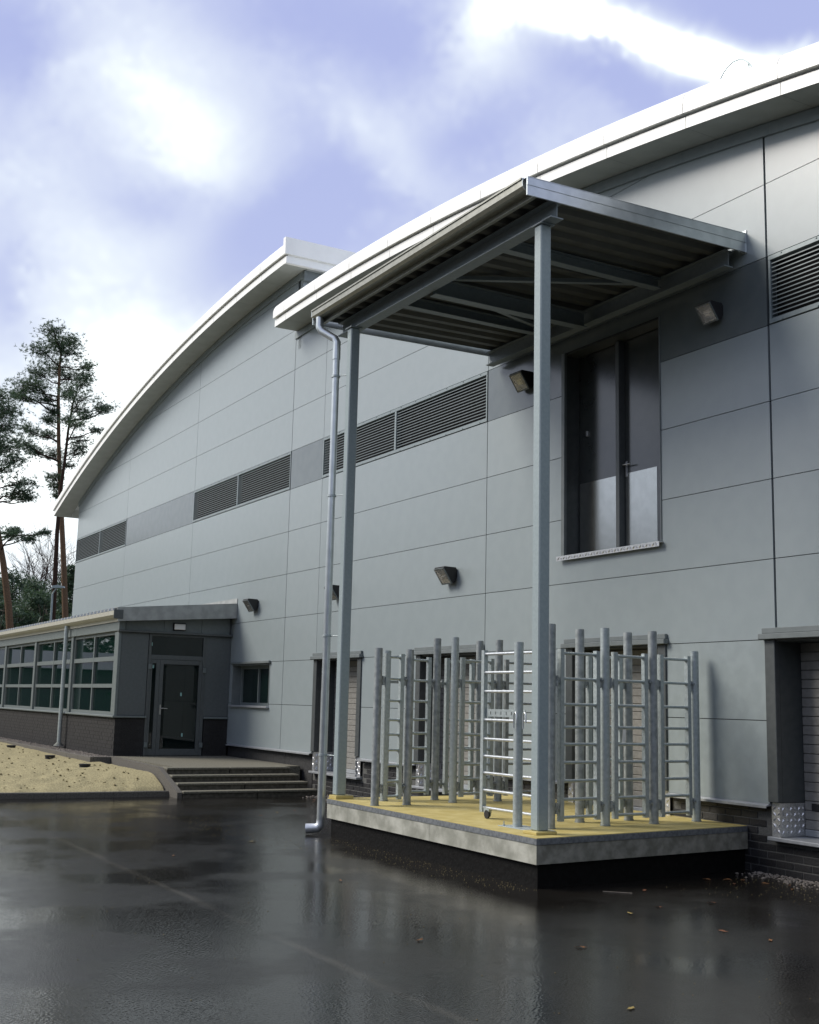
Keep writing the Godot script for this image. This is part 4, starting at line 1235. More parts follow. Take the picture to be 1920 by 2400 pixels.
const POSTS := {1: [-13.42, 2.92, 1.97], 2: [-14.02, 2.46, 1.97], 3: [-13.43, 2.45, 1.97], 4: [-14.03, 1.67, 2.17], 5: [-13.57, 1.67, 2.17], 6: [-14.06, 0.95, 2.17], 7: [-13.62, 0.92, 2.17],
	8: [-10.70, 2.65, 1.97], 9: [-10.44, 2.41, 2.17], 10: [-10.92, 1.64, 2.17], 11: [-10.53, 1.59, 2.17], 12: [-10.95, 0.90, 2.17], 13: [-10.54, 0.88, 2.17], 14: [-10.61, 0.17, 1.97]}

func gate(a: Vector2, b: Vector2, hinge_a: Vector2, hinge_b: Vector2, label: String, rungs: Array, mat_up: Material, mat_rung: Material) -> Node3D:
	var g := thing("ladder_gate", label, "gate", Vector3((a.x + b.x) * 0.5, PY, (a.y + b.y) * 0.5), 0.0, "galvanised gates on the platform")
	var o := g.position
	var A := Vector3(a.x, PY, a.y) - o
	var B := Vector3(b.x, PY, b.y) - o
	var y0 := 0.075
	var y1: float = rungs[-1] + 0.045
	for q in [A, B]:
		var m := MB.new()
		m.bar(q + Vector3(0, y0, 0), q + Vector3(0, y1, 0), 0.055, 0.055, (B - A).normalized())
		part(g, "upright", m.mesh(), mat_up)
	var d := (B - A).normalized()
	for r in rungs:
		var m := MB.new()
		m.tube([A + d * 0.0278 + Vector3(0, r, 0), B - d * 0.0278 + Vector3(0, r, 0)], 0.0175, 0.0175, 10)
		for e in [A + d * 0.0285, B - d * 0.0285 - d * 0.012]:
			m.tube([e + Vector3(0, r, 0), e + d * 0.012 + Vector3(0, r, 0)], 0.024, 0.021, 10)
		part(g, "rung", m.mesh(), mat_rung)
	for e in [[hinge_a, A, -1.0], [hinge_b, B, 1.0]]:
		if e[0] == Vector2.INF: continue
		var pc := Vector3(e[0].x, PY, e[0].y) - o
		var dir: Vector3 = (pc - e[1]); dir.y = 0
		var dist := dir.length()
		dir = dir.normalized()
		for y in [0.21, 1.56]:
			var m := MB.new()
			var s: Vector3 = e[1] + dir * 0.0285 + Vector3(0, y, 0)
			var t: Vector3 = e[1] + dir * (dist - 0.0535) + Vector3(0, y, 0)
			m.bar(s, t, 0.03, 0.035)
			var mid := (s + t) * 0.5
			m.tube([mid - Vector3(0, 0.055, 0), mid + Vector3(0, 0.06, 0)], 0.019, 0.019, 8)
			m.bar(mid + dir.cross(Vector3.UP) * 0.015 + Vector3(0, 0.03, 0), mid + dir.cross(Vector3.UP) * 0.055 + Vector3(0, 0.025, 0), 0.02, 0.02)
			part(g, "hinge", m.mesh(), mats.galvanised_dull)
	return g

func post_xz(k: int) -> Vector2:
	return Vector2(POSTS[k][0], POSTS[k][1])

func span(i: int, j: int, ea: float, eb: float, label: String) -> void:
	var a := post_xz(i); var b := post_xz(j)
	var d := (b - a).normalized()
	gate(a + d * ea, b - d * eb, a, b, label, [0.115, 0.303, 0.497, 0.691, 0.885, 1.068, 1.312, 1.589, 1.866], mats.galvanised, mats.galvanised)

func build_gates() -> void:
	var labels := {1: "shorter galvanised post standing by the drainpipe column at the platform edge", 2: "shorter galvanised post behind the one at the platform edge", 3: "shorter galvanised post hinging the gate beside the drainpipe column",
		4: "tall post hinging two inner gates near the drainpipe column", 5: "tall post in the outer row where the drainpipe side gates begin", 6: "tall inner post before the middle dock door's jamb", 7: "tall outer post hinging the gate that reaches the wall between docks",
		10: "tall inner post behind the bare column's ladder gate", 11: "tall outer post hinging the first two gates behind the bare column", 12: "tall inner post carrying the paper tag side gate", 13: "tall outer post hinging the gate that closes against the panelled wall",
		8: "shorter galvanised post sharing the steel base plate of the bare canopy column", 9: "tall galvanised post hidden behind the bare canopy column", 14: "shorter galvanised post against the wall at the platform's brick end"}
	for k in POSTS:
		var q: Array = POSTS[k]
		var t: Node3D
		if labels.has(k):
			t = thing("gate_post", labels[k], "post", Vector3(q[0], PY + 0.0045, q[1]), 0.0, "galvanised gate posts")
		else:
			t = thing("gate_post", "tall galvanised tube post between two ladder gates on the platform", "post", Vector3(q[0], PY + 0.0045, q[1]), 0.0, "tall posts between the gates")
		var m := MB.new()
		m.tube([Vector3.ZERO, Vector3(0, q[2] - 0.006, 0)], 0.052, 0.052, 20)
		m.tube([Vector3(0, q[2] - 0.006, 0), Vector3(0, q[2], 0)], 0.052, 0.047, 20)
		part(t, "tube", m.mesh(), mats.galvanised_dull if k % 3 != 2 else mats.galvanised)
		var b := MB.new()
		b.tube([Vector3(0, 0.0, 0), Vector3(0, 0.012, 0)], 0.062, 0.056, 20)
		part(t, "weld_collar", b.mesh(), mats.galvanised_dull)
	span(1, 3, 0.13, 0.12, "narrow ladder gate between the two posts by the drainpipe column")
	span(2, 4, 0.38, 0.13, "ladder gate in the inner row next to the drainpipe column")
	span(4, 6, 0.17, 0.13, "ladder gate in the inner row in front of the middle dock door")
	span(5, 7, 0.13, 0.13, "ladder gate in the outer row in front of the middle dock door")
	var a7 := post_xz(7)
	gate(a7 + Vector2(-0.01, -0.13), Vector2(a7.x - 0.03, 0.16), a7, Vector2.INF, "ladder gate reaching from its post to the wall between two docks", [0.115, 0.303, 0.497, 0.691, 0.885, 1.068, 1.312, 1.589, 1.866], mats.galvanised_dull, mats.galvanised_dull)
	span(9, 11, 0.15, 0.13, "ladder gate just behind the bare canopy column")
	span(11, 13, 0.14, 0.12, "middle ladder gate of the row along the open platform end")
	span(13, 14, 0.13, 0.12, "ladder gate closing the row against the panelled wall")
	span(10, 12, 0.14, 0.13, "ladder gate in the inner row behind the open platform end")
	# bright gate with a castor and a slotted latch plate
	var a := Vector2(-11.66, 2.46); var b := Vector2(-10.60, 2.44)
	var g := gate(a, b, Vector2.INF, post_xz(9), "bright ladder gate with castor foot and slotted latch plate", [0.125, 0.320, 0.515, 0.704, 0.899, 1.116, 1.441, 1.658, 1.872], mats.galvanised, mats.galvanised_bright)
	var o := g.position
	var pm := MB.new()
	var y := PY + 1.155
	pm.cbox(Vector3(a.x + 0.03, y, 2.445) - o, Vector3(b.x - 0.25, y + 0.085, 2.452) - o, 0.001)
	part(g, "latch_plate", pm.mesh(), mats.galvanised)
	for i in 6:
		var sm := MB.new()
		var sx := a.x + 0.12 + i * 0.105
		sm.box(Vector3(sx, y + 0.025, 2.4525) - o, Vector3(sx + 0.012, y + 0.06, 2.4535) - o)
		part(g, "slot", sm.mesh(), mats.lamp_black)
	var ft := MB.new()
	ft.prism(PackedVector2Array([Vector2(0.02, 0.14), Vector2(0.15, 0.13), Vector2(0.12, 0.03), Vector2(0.06, 0.03)]), Vector3(a.x, PY, 2.43) - o, Vector3(1, 0, 0), Vector3(0, 1, 0), Vector3(0, 0, 0.045))
	part(g, "castor_fork", ft.mesh(), mats.galvanised)
	var wh := MB.new()
	wh.tube([Vector3(a.x + 0.10, PY + 0.055, 2.455) - o, Vector3(a.x + 0.10, PY + 0.055, 2.478) - o], 0.048, 0.048, 14)
	part(g, "castor_wheel", wh.mesh(), mats.rubber)
	# base plate and drop bolts shared by the near post and column
	var bp := thing("base_plate", "flat galvanised base plate bolted under the bare column and post", "base plate", Vector3(-10.45, PY + 0.0045, 2.66))
	var bm := MB.new()
	bm.cbox(Vector3(-0.42, 0.0, -0.15), Vector3(0.24, 0.008, 0.13), 0.002)
	part(bp, "plate", bm.mesh(), mats.galvanised)
	for e in [[-0.36, -0.10], [-0.36, 0.09], [0.18, 0.09]]:
		var nb := MB.new()
		nb.tube([Vector3(e[0], 0.0085, e[1]), Vector3(e[0], 0.022, e[1])], 0.016, 0.016, 6)
		nb.tube([Vector3(e[0], 0.0225, e[1]), Vector3(e[0], 0.055, e[1])], 0.007, 0.007, 6)
		part(bp, "bolt", nb.mesh(), mats.galvanised)
	var lt := thing("latch_bolt", "pair of bent steel drop bolts between the post and bare column", "latch", Vector3(-10.66, 1.62, 2.71))
	for k in 2:
		var q := Vector3(0.0, 0, 0.002) + Vector3(0.13, 0, -0.03) * k
		var m := MB.new()
		m.tube([q + Vector3(-0.02, -0.09, 0.012), q + Vector3(-0.02, 0.05, 0.012), q + Vector3(-0.005, 0.075, 0.014), q + Vector3(0.02, 0.08, 0.016), q + Vector3(0.035, 0.055, 0.016), q + Vector3(0.035, -0.03, 0.016)], 0.009, 0.009, 8)
		part(lt, "bolt", m.mesh(), mats.galvanised_bright)
	var tg := thing("paper_tag", "small white paper tag hanging from the inner ladder gate", "tag", Vector3(-10.90, 1.42, 1.0))
	var tm := MB.new()
	tm.prism(PackedVector2Array([Vector2(-0.03, 0.12), Vector2(0.03, 0.11), Vector2(0.05, -0.06), Vector2(0.015, -0.09), Vector2(-0.02, -0.05)]), Vector3.ZERO, Vector3(0.25, 0, 0.97), Vector3(0, 1, 0), Vector3(0.002, 0, 0))
	part(tg, "sheet", tm.mesh(), mats.white_paper)
	var ts := MB.new()
	ts.tube([Vector3(0, 0.115, 0), Vector3(-0.02, 0.20, 0.002)], 0.003, 0.003, 5)
	part(tg, "string", ts.mesh(), mats.white_paper)

# ------------------------------------------------------------------ wall lamps
func build_lamps() -> void:
	var first: Node3D = null
	var spots := [[-10.32, 6.58, "black floodlight on the dark wall band beside the upper door and near louvres"], [-14.25, 6.60, "black floodlight on the wall band between the upper door and the long louvres"],
		[-16.35, 3.82, "black floodlight low on the wall below the long louvres, above the platform"], [-20.45, 3.82, "black floodlight half hidden behind the drainpipe column"], [-24.60, 3.82, "black floodlight on the wall beside the annex roof"]]
	for s in spots:
		if first == null:
			first = thing("floodlight", s[2], "floodlight", Vector3(s[0], s[1], 0.0), 0.0, "floodlights on the hall front")
			var h := MB.new()
			var pl := PackedVector2Array([Vector2(0.001, 0.10), Vector2(0.03, 0.14), Vector2(0.24, 0.145), Vector2(0.255, 0.135), Vector2(0.245, 0.10), Vector2(0.10, -0.105), Vector2(0.08, -0.12), Vector2(0.04, -0.10), Vector2(0.001, -0.02)])
			h.prism(pl, Vector3(-0.15, 0, 0), Vector3(0, 0, 1), Vector3(0, 1, 0), Vector3(0.30, 0, 0))
			part(first, "housing", h.mesh(), mats.lamp_black)
			# front frame, reflector and glass lie on the slanting face
			var p := Vector3(0, 0.118, 0.262); var q := Vector3(0, -0.125, 0.095)
			var up := (p - q).normalized()
			var nn := Vector3(0, -up.z, up.y).normalized()
			if nn.z < 0: nn = -nn
			var L := (p - q).length()
			var fr := MB.new()
			var c := (p + q) * 0.5 + nn * 0.004
			for e in [-1.0, 1.0]:
				fr.bar(c + up * (e * (L * 0.5 - 0.01)) - Vector3(0.15, 0, 0), c + up * (e * (L * 0.5 - 0.01)) + Vector3(0.15, 0, 0), 0.02, 0.018, nn)
				fr.bar(c + Vector3(e * 0.14, 0, 0) - up * (L * 0.5 - 0.021), c + Vector3(e * 0.14, 0, 0) + up * (L * 0.5 - 0.021), 0.02, 0.018, nn)
			part(first, "front_frame", fr.mesh(), mats.trim)
			var rf := MB.new()
			var w := 0.128; var hh := L * 0.5 - 0.022
			var cc := c - nn * 0.0005
			var mid := Vector3.ZERO
			for k in 4:
				var g0: Vector2 = [Vector2(-1, -1), Vector2(1, -1), Vector2(1, 1), Vector2(-1, 1)][k]
				var g1: Vector2 = [Vector2(1, -1), Vector2(1, 1), Vector2(-1, 1), Vector2(-1, -1)][k]
				var a0 := cc + Vector3(g0.x * w, 0, 0) + up * (g0.y * hh); var a1 := cc + Vector3(g1.x * w, 0, 0) + up * (g1.y * hh)
				var b0 := cc + Vector3(g0.x * w * 0.45, 0, 0) + up * (g0.y * hh * 0.35) - nn * 0.002; var b1 := cc + Vector3(g1.x * w * 0.45, 0, 0) + up * (g1.y * hh * 0.35) - nn * 0.002
				rf.quad(a0, a1, b1, b0, (nn - (Vector3(g0.x + g1.x, 0, 0) + up * (g0.y + g1.y)) * 0.18).normalized())
				mid += b0 * 0.25
			rf.quad(cc + Vector3(-w * 0.45, 0, 0) - up * hh * 0.35 - nn * 0.002, cc + Vector3(w * 0.45, 0, 0) - up * hh * 0.35 - nn * 0.002, cc + Vector3(w * 0.45, 0, 0) + up * hh * 0.35 - nn * 0.002, cc + Vector3(-w * 0.45, 0, 0) + up * hh * 0.35 - nn * 0.002, nn)
			part(first, "reflector", rf.mesh(), mats.lamp_reflector)
			var bl := MB.new()
			bl.tube([c + nn * 0.003 - Vector3(0.06, 0, 0), c + nn * 0.003 + Vector3(0.06, 0, 0)], 0.004, 0.004, 8)
			part(first, "tube_lamp", bl.mesh(), mats.bulb)
			var gl := MB.new()
			gl.bar(c + nn * 0.010 - Vector3(w, 0, 0), c + nn * 0.010 + Vector3(w, 0, 0), hh * 2.0, 0.003, nn)
			part(first, "glass", gl.mesh(), mats.lamp_glass)
		else:
			copy_of(first, "floodlight", s[2], Vector3(s[0], s[1], 0.0))
	first.scale = Vector3.ONE * 0.84

# ------------------------------------------------------------------ ground, steps, kerbs
func ground_sheet(called: String, lo: Vector2, hi: Vector2, y: float, m: Material) -> MeshInstance3D:
	var mb := MB.new()
	mb.quad(Vector3(lo.x, y, lo.y), Vector3(hi.x, y, lo.y), Vector3(hi.x, y, hi.y), Vector3(lo.x, y, hi.y), Vector3.UP)
	var o := part(self, called, mb.mesh(), m)
	o.set_meta("kind", "structure")
	return o

func sand_y(x: float, z: float) -> float:
	var k := clampf((-21.2 - x) / lerpf(1.1, 3.0, clampf((z - 3.0) / 3.0, 0.0, 1.0)), 0.0, 1.0)
	k = sin(k * PI * 0.5)
	var side := clampf((z - 3.05) / 5.0, 0.0, 1.0)
	return lerpf(0.075, 0.37 - 0.12 * side, k) + clampf((-28.0 - x) * 0.006, 0.0, 0.06)

func build_ground() -> void:
	var g := ground_sheet("ground", Vector2(-600, -600), Vector2(600, 600), -0.03, mats.forest_floor)
	tag(g, "brown forest floor around the yard", "ground", "", "structure")
	var a := ground_sheet("asphalt_yard", Vector2(-70, -0.3), Vector2(60, 70), 0.0, mats.asphalt)
	tag(a, "wet black asphalt yard in front of the halls", "pavement", "", "structure")
	# sand bed with trodden lumps
	var f := FastNoiseLite.new()
	f.seed = 31; f.frequency = 1.3; f.fractal_octaves = 4
	var sb := MB.new()
	var x0 := -46.0; var x1 := -21.30; var z0 := 3.0; var z1 := 13.0
	var xs := []
	var xx := x1
	while xx > x0:
		xs.append(xx)
		xx -= lerpf(0.09, 0.35, clampf((x1 - xx) / 20.0, 0, 1))
	var zs := []
	var zz := z0
	while zz < z1:
		zs.append(zz)
		zz += lerpf(0.09, 0.4, clampf((zz - 5.5) / 4.0, 0, 1))
	var P := []
	for i in xs.size():
		var col := []
		for j in zs.size():
			var h := sand_y(xs[i], zs[j]) + (0.05 * f.get_noise_2d(xs[i] * 1.0, zs[j] * 1.6) + 0.036 * f.get_noise_2d(xs[i] * 2.6 + 50, zs[j] * 3.6)) * clampf((zs[j] - 3.1) * 2.0, 0.25, 1.0)
			if i == 0: h = 0.075
			var kx := kerb_x(zs[j]) - 0.06
			col.append(Vector3(min(xs[i], kx), h, zs[j]))
		P.append(col)
	var N := []
	for i in xs.size():
		var col := []
		for j in zs.size():
			var px_: Vector3 = P[max(i - 1, 0)][j] - P[min(i + 1, xs.size() - 1)][j]
			var pz_: Vector3 = P[i][min(j + 1, zs.size() - 1)] - P[i][max(j - 1, 0)]
			var nn := pz_.cross(px_)
			col.append(nn.normalized() if nn.length() > 1e-7 else Vector3.UP)
		N.append(col)
	for i in xs.size() - 1:
		for j in zs.size() - 1:
			sb.quad4(P[i][j], P[i + 1][j], P[i + 1][j + 1], P[i][j + 1], N[i][j], N[i + 1][j], N[i + 1][j + 1], N[i][j + 1])
	var sand := part(self, "sand_ground", sb.mesh(), mats.sand)
	tag(sand, "rough yellow sand bed in front of the annex", "sand", "", "structure")
	var cm := MB.new()
	for i in 260:
		var cx := -21.6 - 12.0 * pow(rng.randf(), 1.5)
		var cz := rng.randf_range(3.3, 7.5)
		if cx > kerb_x(cz) - 0.15: continue
		var r := rng.randf_range(0.012, 0.032)
		cm.lump(Vector3(cx, sand_y(cx, cz) + rng.randf_range(-0.005, 0.025), cz), Vector3(r * 1.4, r * 0.6, r), rng.randf() * TAU, rng)
	var clods := part(self, "sand_clods", cm.mesh(), mats.sand_damp)
	tag(clods, "small damp clods strewn over the sand bed", "sand", "", "stuff")

func kerb_x(z: float) -> float:
	return -21.20 - 0.10 * pow(max(z - 4.6, 0.0), 1.5)

func build_steps() -> void:
	var s := thing("entrance_steps", "four wet concrete steps up to the annex door landing", "steps")
	var zr := 0.22; var zl := 2.86
	var nose := [-20.66, -20.98, -21.30, -21.60]
	for i in 4:
		var y0 := 0.12 * i
		var xb: float = nose[i + 1] - 0.06 if i < 3 else -21.95
		for k in 2:
			var m := MB.new()
			var za: float = zr if k == 0 else [1.42, 1.55, 1.30, 1.62][i] + 0.003
			var zb: float = ([1.42, 1.55, 1.30, 1.62][i] - 0.003) if k == 0 else zl
			m.cbox(Vector3(xb, y0 + 0.078, za + (0.0 if k else 0.05 * i)), Vector3(nose[i] + 0.0, y0 + 0.12, zb), 0.008)
			part(s, "tread", m.mesh(), mats.step_concrete)
			var rm := MB.new()
			rm.box(Vector3(xb + 0.01, y0 if i == 0 else y0 - 0.02, za + 0.01 + (0.0 if k else 0.05 * i)), Vector3(nose[i] - 0.03, y0 + 0.0779, zb - 0.002))
			part(s, "riser", rm.mesh(), mats.riser_concrete)
	var ld := MB.new()
	ld.box(Vector3(-25.975, 0.0, 0.0), Vector3(-21.951, 0.476, 2.60))
	part(s, "landing", ld.mesh(), mats.step_concrete)
	# flank kerbs
	var c1 := MB.new()
	c1.prism(PackedVector2Array([Vector2(-25.9, 0.0), Vector2(-22.1, 0.0), Vector2(-22.1, 0.50), Vector2(-25.9, 0.49)]), Vector3(0, 0, 2.605), Vector3(1, 0, 0), Vector3(0, 1, 0), Vector3(0, 0, 0.07))
	var pts := [Vector3(-25.93, 0.485, 2.64), Vector3(-22.15, 0.50, 2.91)]
	var km := MB.new()
	km.prism(PackedVector2Array([Vector2(-25.95, 2.63), Vector2(-22.10, 2.87), Vector2(-22.10, 2.95), Vector2(-25.95, 2.70)]), Vector3(0, 0.0, 0), Vector3(1, 0, 0), Vector3(0, 0, 1), Vector3(0, 0.48, 0))
	part(s, "flank_kerb", km.mesh(), mats.kerb_concrete)
	var k2 := MB.new()
	k2.prism(PackedVector2Array([Vector2(-22.098, 0.0), Vector2(-20.70, 0.0), Vector2(-20.70, 0.10), Vector2(-20.82, 0.15), Vector2(-21.85, 0.48), Vector2(-22.098, 0.48)]), Vector3(0, 0, 2.87), Vector3(1, 0, 0), Vector3(0, 1, 0), Vector3(0, 0, 0.09))
	part(s, "flank_kerb", k2.mesh(), mats.kerb_concrete)
	# kerb round the sand
	var kb := thing("sand_kerb", "low concrete kerb between the sand bed and the asphalt", "kerb")
	kb.set_meta("kind", "structure")
	var z := 2.965
	while z < 12.5:
		var e := z + 0.995
		var a := Vector3(kerb_x(z), 0, z); var b := Vector3(kerb_x(e), 0, e)
		var m := MB.new()
		m.prism(PackedVector2Array([Vector2(-0.05, -0.04), Vector2(0.05, -0.04), Vector2(0.05, 0.085), Vector2(0.04, 0.098), Vector2(-0.05, 0.098)]), a, Vector3(1, 0, 0), Vector3(0, 1, 0), b - a)
		part(kb, "kerb_stone", m.mesh(), mats.kerb_concrete)
		z += 1.0
	var gk := thing("gravel_kerb", "concrete edging of the gravel strip along the annex", "kerb")
	gk.set_meta("kind", "structure")
	var x := -25.76
	while x > -46.0:
		var m := MB.new()
		m.cbox(Vector3(x - 0.992, 0.20, 3.10), Vector3(x, 0.47, 3.17), 0.006)
		part(gk, "kerb_stone", m.mesh(), mats.kerb_concrete)
		x -= 1.0
	var m2 := MB.new()
	m2.cbox(Vector3(-25.83, 0.20, 2.72), Vector3(-25.76, 0.47, 3.098), 0.006)
	part(gk, "kerb_stone", m2.mesh(), mats.kerb_concrete)
	var bed := MB.new()
	bed.box(Vector3(-46.0, 0.1, 2.63), Vector3(-25.84, 0.42, 3.098))
	part(gk, "gravel_bed", bed.mesh(), mats.pebble)
	# gravel
	var gv := MB.new()
	for i in 5200:
		var t := pow(rng.randf(), 1.6)
		var c := Vector3(-25.9 - 17.0 * t, 0.425 + rng.randf_range(0.0, 0.03), rng.randf_range(2.66, 3.08))
		var r := rng.randf_range(0.018, 0.042)
		gv.lump(c, Vector3(r, r * 0.7, r), rng.randf() * TAU, rng)
	var go := part(self, "gravel", gv.mesh(), mats.pebble)
	tag(go, "grey brown gravel strip at the annex foot", "gravel", "", "stuff")
	var g2 := MB.new()
	for i in 900:
		var c := Vector3(rng.randf_range(-9.86, -6.5), rng.randf_range(0.004, 0.014), -0.04 + abs(rng.randfn(0.0, 0.20)))
		if c.x < -9.0: c.z = -0.02 + abs(rng.randfn(0.0, 0.16))
		var r := rng.randf_range(0.006, 0.020)
		g2.lump(c, Vector3(r, r * 0.6, r), rng.randf() * TAU, rng)
	var o2 := part(self, "gravel", g2.mesh(), mats.pebble)
	tag(o2, "scattered chippings at the foot of the black brick plinth", "gravel", "", "stuff")
	var g3 := MB.new()
	for i in 320:
		var c := Vector3(rng.randf_range(-20.6, -18.6), rng.randf_range(0.004, 0.02), 0.02 + abs(rng.randfn(0.0, 0.28)))
		var r := rng.randf_range(0.008, 0.03)
		g3.lump(c, Vector3(r, r * 0.6, r), rng.randf() * TAU, rng)
	var o3 := part(self, "gravel", g3.mesh(), mats.pebble)
	tag(o3, "small stones at the foot of the wall next to the steps", "gravel", "", "stuff")
	# grit spread over the asphalt
	var g4 := MB.new()
	for i in 1500:
		var c: Vector3
		var k := i % 4
		if k == 0: c = Vector3(rng.randfn(-15.6, 1.2), 0.003, rng.randfn(4.05, 0.22))
		elif k == 1: c = Vector3(rng.randf_range(-14.3, -9.7), 0.003, 3.06 + abs(rng.randfn(0.0, 0.22)))
		elif k == 2: c = Vector3(rng.randf_range(-9.7, -6.0), 0.003, 0.3 + abs(rng.randfn(0.0, 0.55)))
		else: c = Vector3(rng.randf_range(-20.0, -5.0), 0.003, rng.randf_range(1.0, 8.0))
		if c.x > -14.7 and c.x < -9.6 and c.z < 3.07: continue
		var r := rng.randf_range(0.002, 0.0065)
		g4.lump(c, Vector3(r * 1.3, r * 0.5, r), rng.randf() * TAU, rng)
	var o4 := part(self, "grit", g4.mesh(), mats.sand_damp)
	tag(o4, "pale sandy grit strewn over the wet asphalt", "grit", "", "stuff")
	# pipe stubs in the sand
	var stub: Node3D = null
	for e in [[-24.1, 3.72], [-27.5, 3.60], [-32.1, 3.50]]:
		var at := Vector3(e[0], sand_y(e[0], e[1]) - 0.02, e[1])
		if stub == null:
			stub = thing("pipe_cap", "short black capped pipe stub standing in the sand", "pipe cap", at, 0.0, "pipe caps in the sand")
			var m := MB.new()
			m.tube([Vector3(0, -0.02, 0), Vector3(0, 0.055, 0)], 0.105, 0.105, 16)
			part(stub, "sleeve", m.mesh(), mats.rubber)
			var m3 := MB.new()
			m3.tube([Vector3(0, 0.0555, 0), Vector3(0, 0.085, 0)], 0.118, 0.112, 16)
			part(stub, "cap", m3.mesh(), mats.lamp_black)
		else:
			copy_of(stub, "pipe_cap", "", at)

func build_litter() -> void:
	var spots := [[-8.5, 2.63, 0], [-8.34, 3.11, 2], [-9.31, 2.1, 0], [-7.34, 4.43, 1], [-8.05, 5.41, 1], [-7.39, 2.94, 0], [-6.96, 2.86, 1], [-13.29, 5.56, 1], [-14.29, 4.19, 2], [-8.49, 1.99, 0], [-10.95, 4.62, 1],
		[-5.78, 5.28, 2], [-17.38, 2.77, 1], [-17.76, 2.32, 2], [-18.02, 1.9, 1], [-9.55, 0.75, 1], [-9.45, 0.62, 1], [-9.2, 0.55, 1], [-9.65, 0.95, 1], [-9.0, 0.42, 0], [-9.3, 0.9, 0], [-8.8, 0.6, 1], [-19.4, 0.9, 1], [-19.8, 0.7, 0]]
	var shapes := []
	for k in 3:
		var m := MB.new()
		var n := 9
		var c := Vector3(0, 0.012, 0)
		var ring := []
		for i in n:
			var a := TAU * i / n
			var r := (0.040 if i % 2 == 0 else 0.022) * (1.3 if abs(sin(a)) < 0.4 else 0.85)
			ring.append(Vector3(cos(a) * r * 1.3, 0.004 + rng.randf_range(0.0, 0.016), sin(a) * r))
		for i in n:
			var nn: Vector3 = (ring[(i + 1) % n] - c).cross(ring[i] - c).normalized()
			if nn.y < 0: nn = -nn
			m.tri(c, ring[i], ring[(i + 1) % n], nn)
			m.tri(c - nn * 0.001, ring[i] - nn * 0.001, ring[(i + 1) % n] - nn * 0.001, -nn)
		m.tube([Vector3(0.03, 0.006, 0), Vector3(0.075, 0.003, 0.008)], 0.0015, 0.001, 4)
		shapes.append(m.mesh())
	var names := ["curled brown leaf lying on the wet asphalt", "orange brown leaf lying on the wet asphalt", "yellow leaf lying on the wet asphalt"]
	for i in spots.size():
		var e: Array = spots[i]
		var o := part(self, "fallen_leaf", shapes[i % 3], mats[["leaf_brown", "leaf_orange", "leaf_yellow"][e[2]]], Vector3(e[0], 0.002, e[1]))
		o.rotation.y = rng.randf() * TAU
		o.scale = Vector3.ONE * rng.randf_range(0.45, 0.75)
		tag(o, names[e[2]], "leaf", ["brown leaves on the asphalt", "orange leaves on the asphalt", "yellow leaves on the asphalt"][e[2]])
	var st := MB.new()
	st.bar(Vector3(-9.41, 0.006, 2.54), Vector3(-9.21, 0.006, 2.34), 0.007, 0.005)
	var so := part(self, "wooden_strip", st.mesh(), mats.pebble)
	tag(so, "thin pale strip lying on the asphalt by the platform end", "strip")

# ------------------------------------------------------------------ trees and what stands behind
func tuft(mb: MB, c: Vector3, len_: float, wid: float, k: int, rg: RandomNumberGenerator) -> void:
	for i in k:
		var d := Vector3(rg.randfn(), rg.randfn() * 0.8 + 0.25, rg.randfn()).normalized()
		var s := d.cross(Vector3(rg.randfn(), rg.randfn(), rg.randfn())).normalized() * wid * 0.5
		var l := len_ * rg.randf_range(0.6, 1.2)
		var nn := s.cross(d).normalized()
		if nn.y < 0: nn = -nn
		mb.tri(c - s, c + s, c + d * l, (nn + Vector3(0, 0.3, 0)).normalized())

func nearest_on(path: Array, p: Vector3, below: float) -> Vector3:
	var best := path[0] as Vector3
	var bd := 1e9
	for i in path.size() - 1:
		for k in 9:
			var q: Vector3 = (path[i] as Vector3).lerp(path[i + 1], k / 8.0)
			var dd: float = Vector2(q.x - p.x, q.z - p.z).length() * 0.6 + abs(q.y - (p.y - below))
			if dd < bd: bd = dd; best = q
	return best

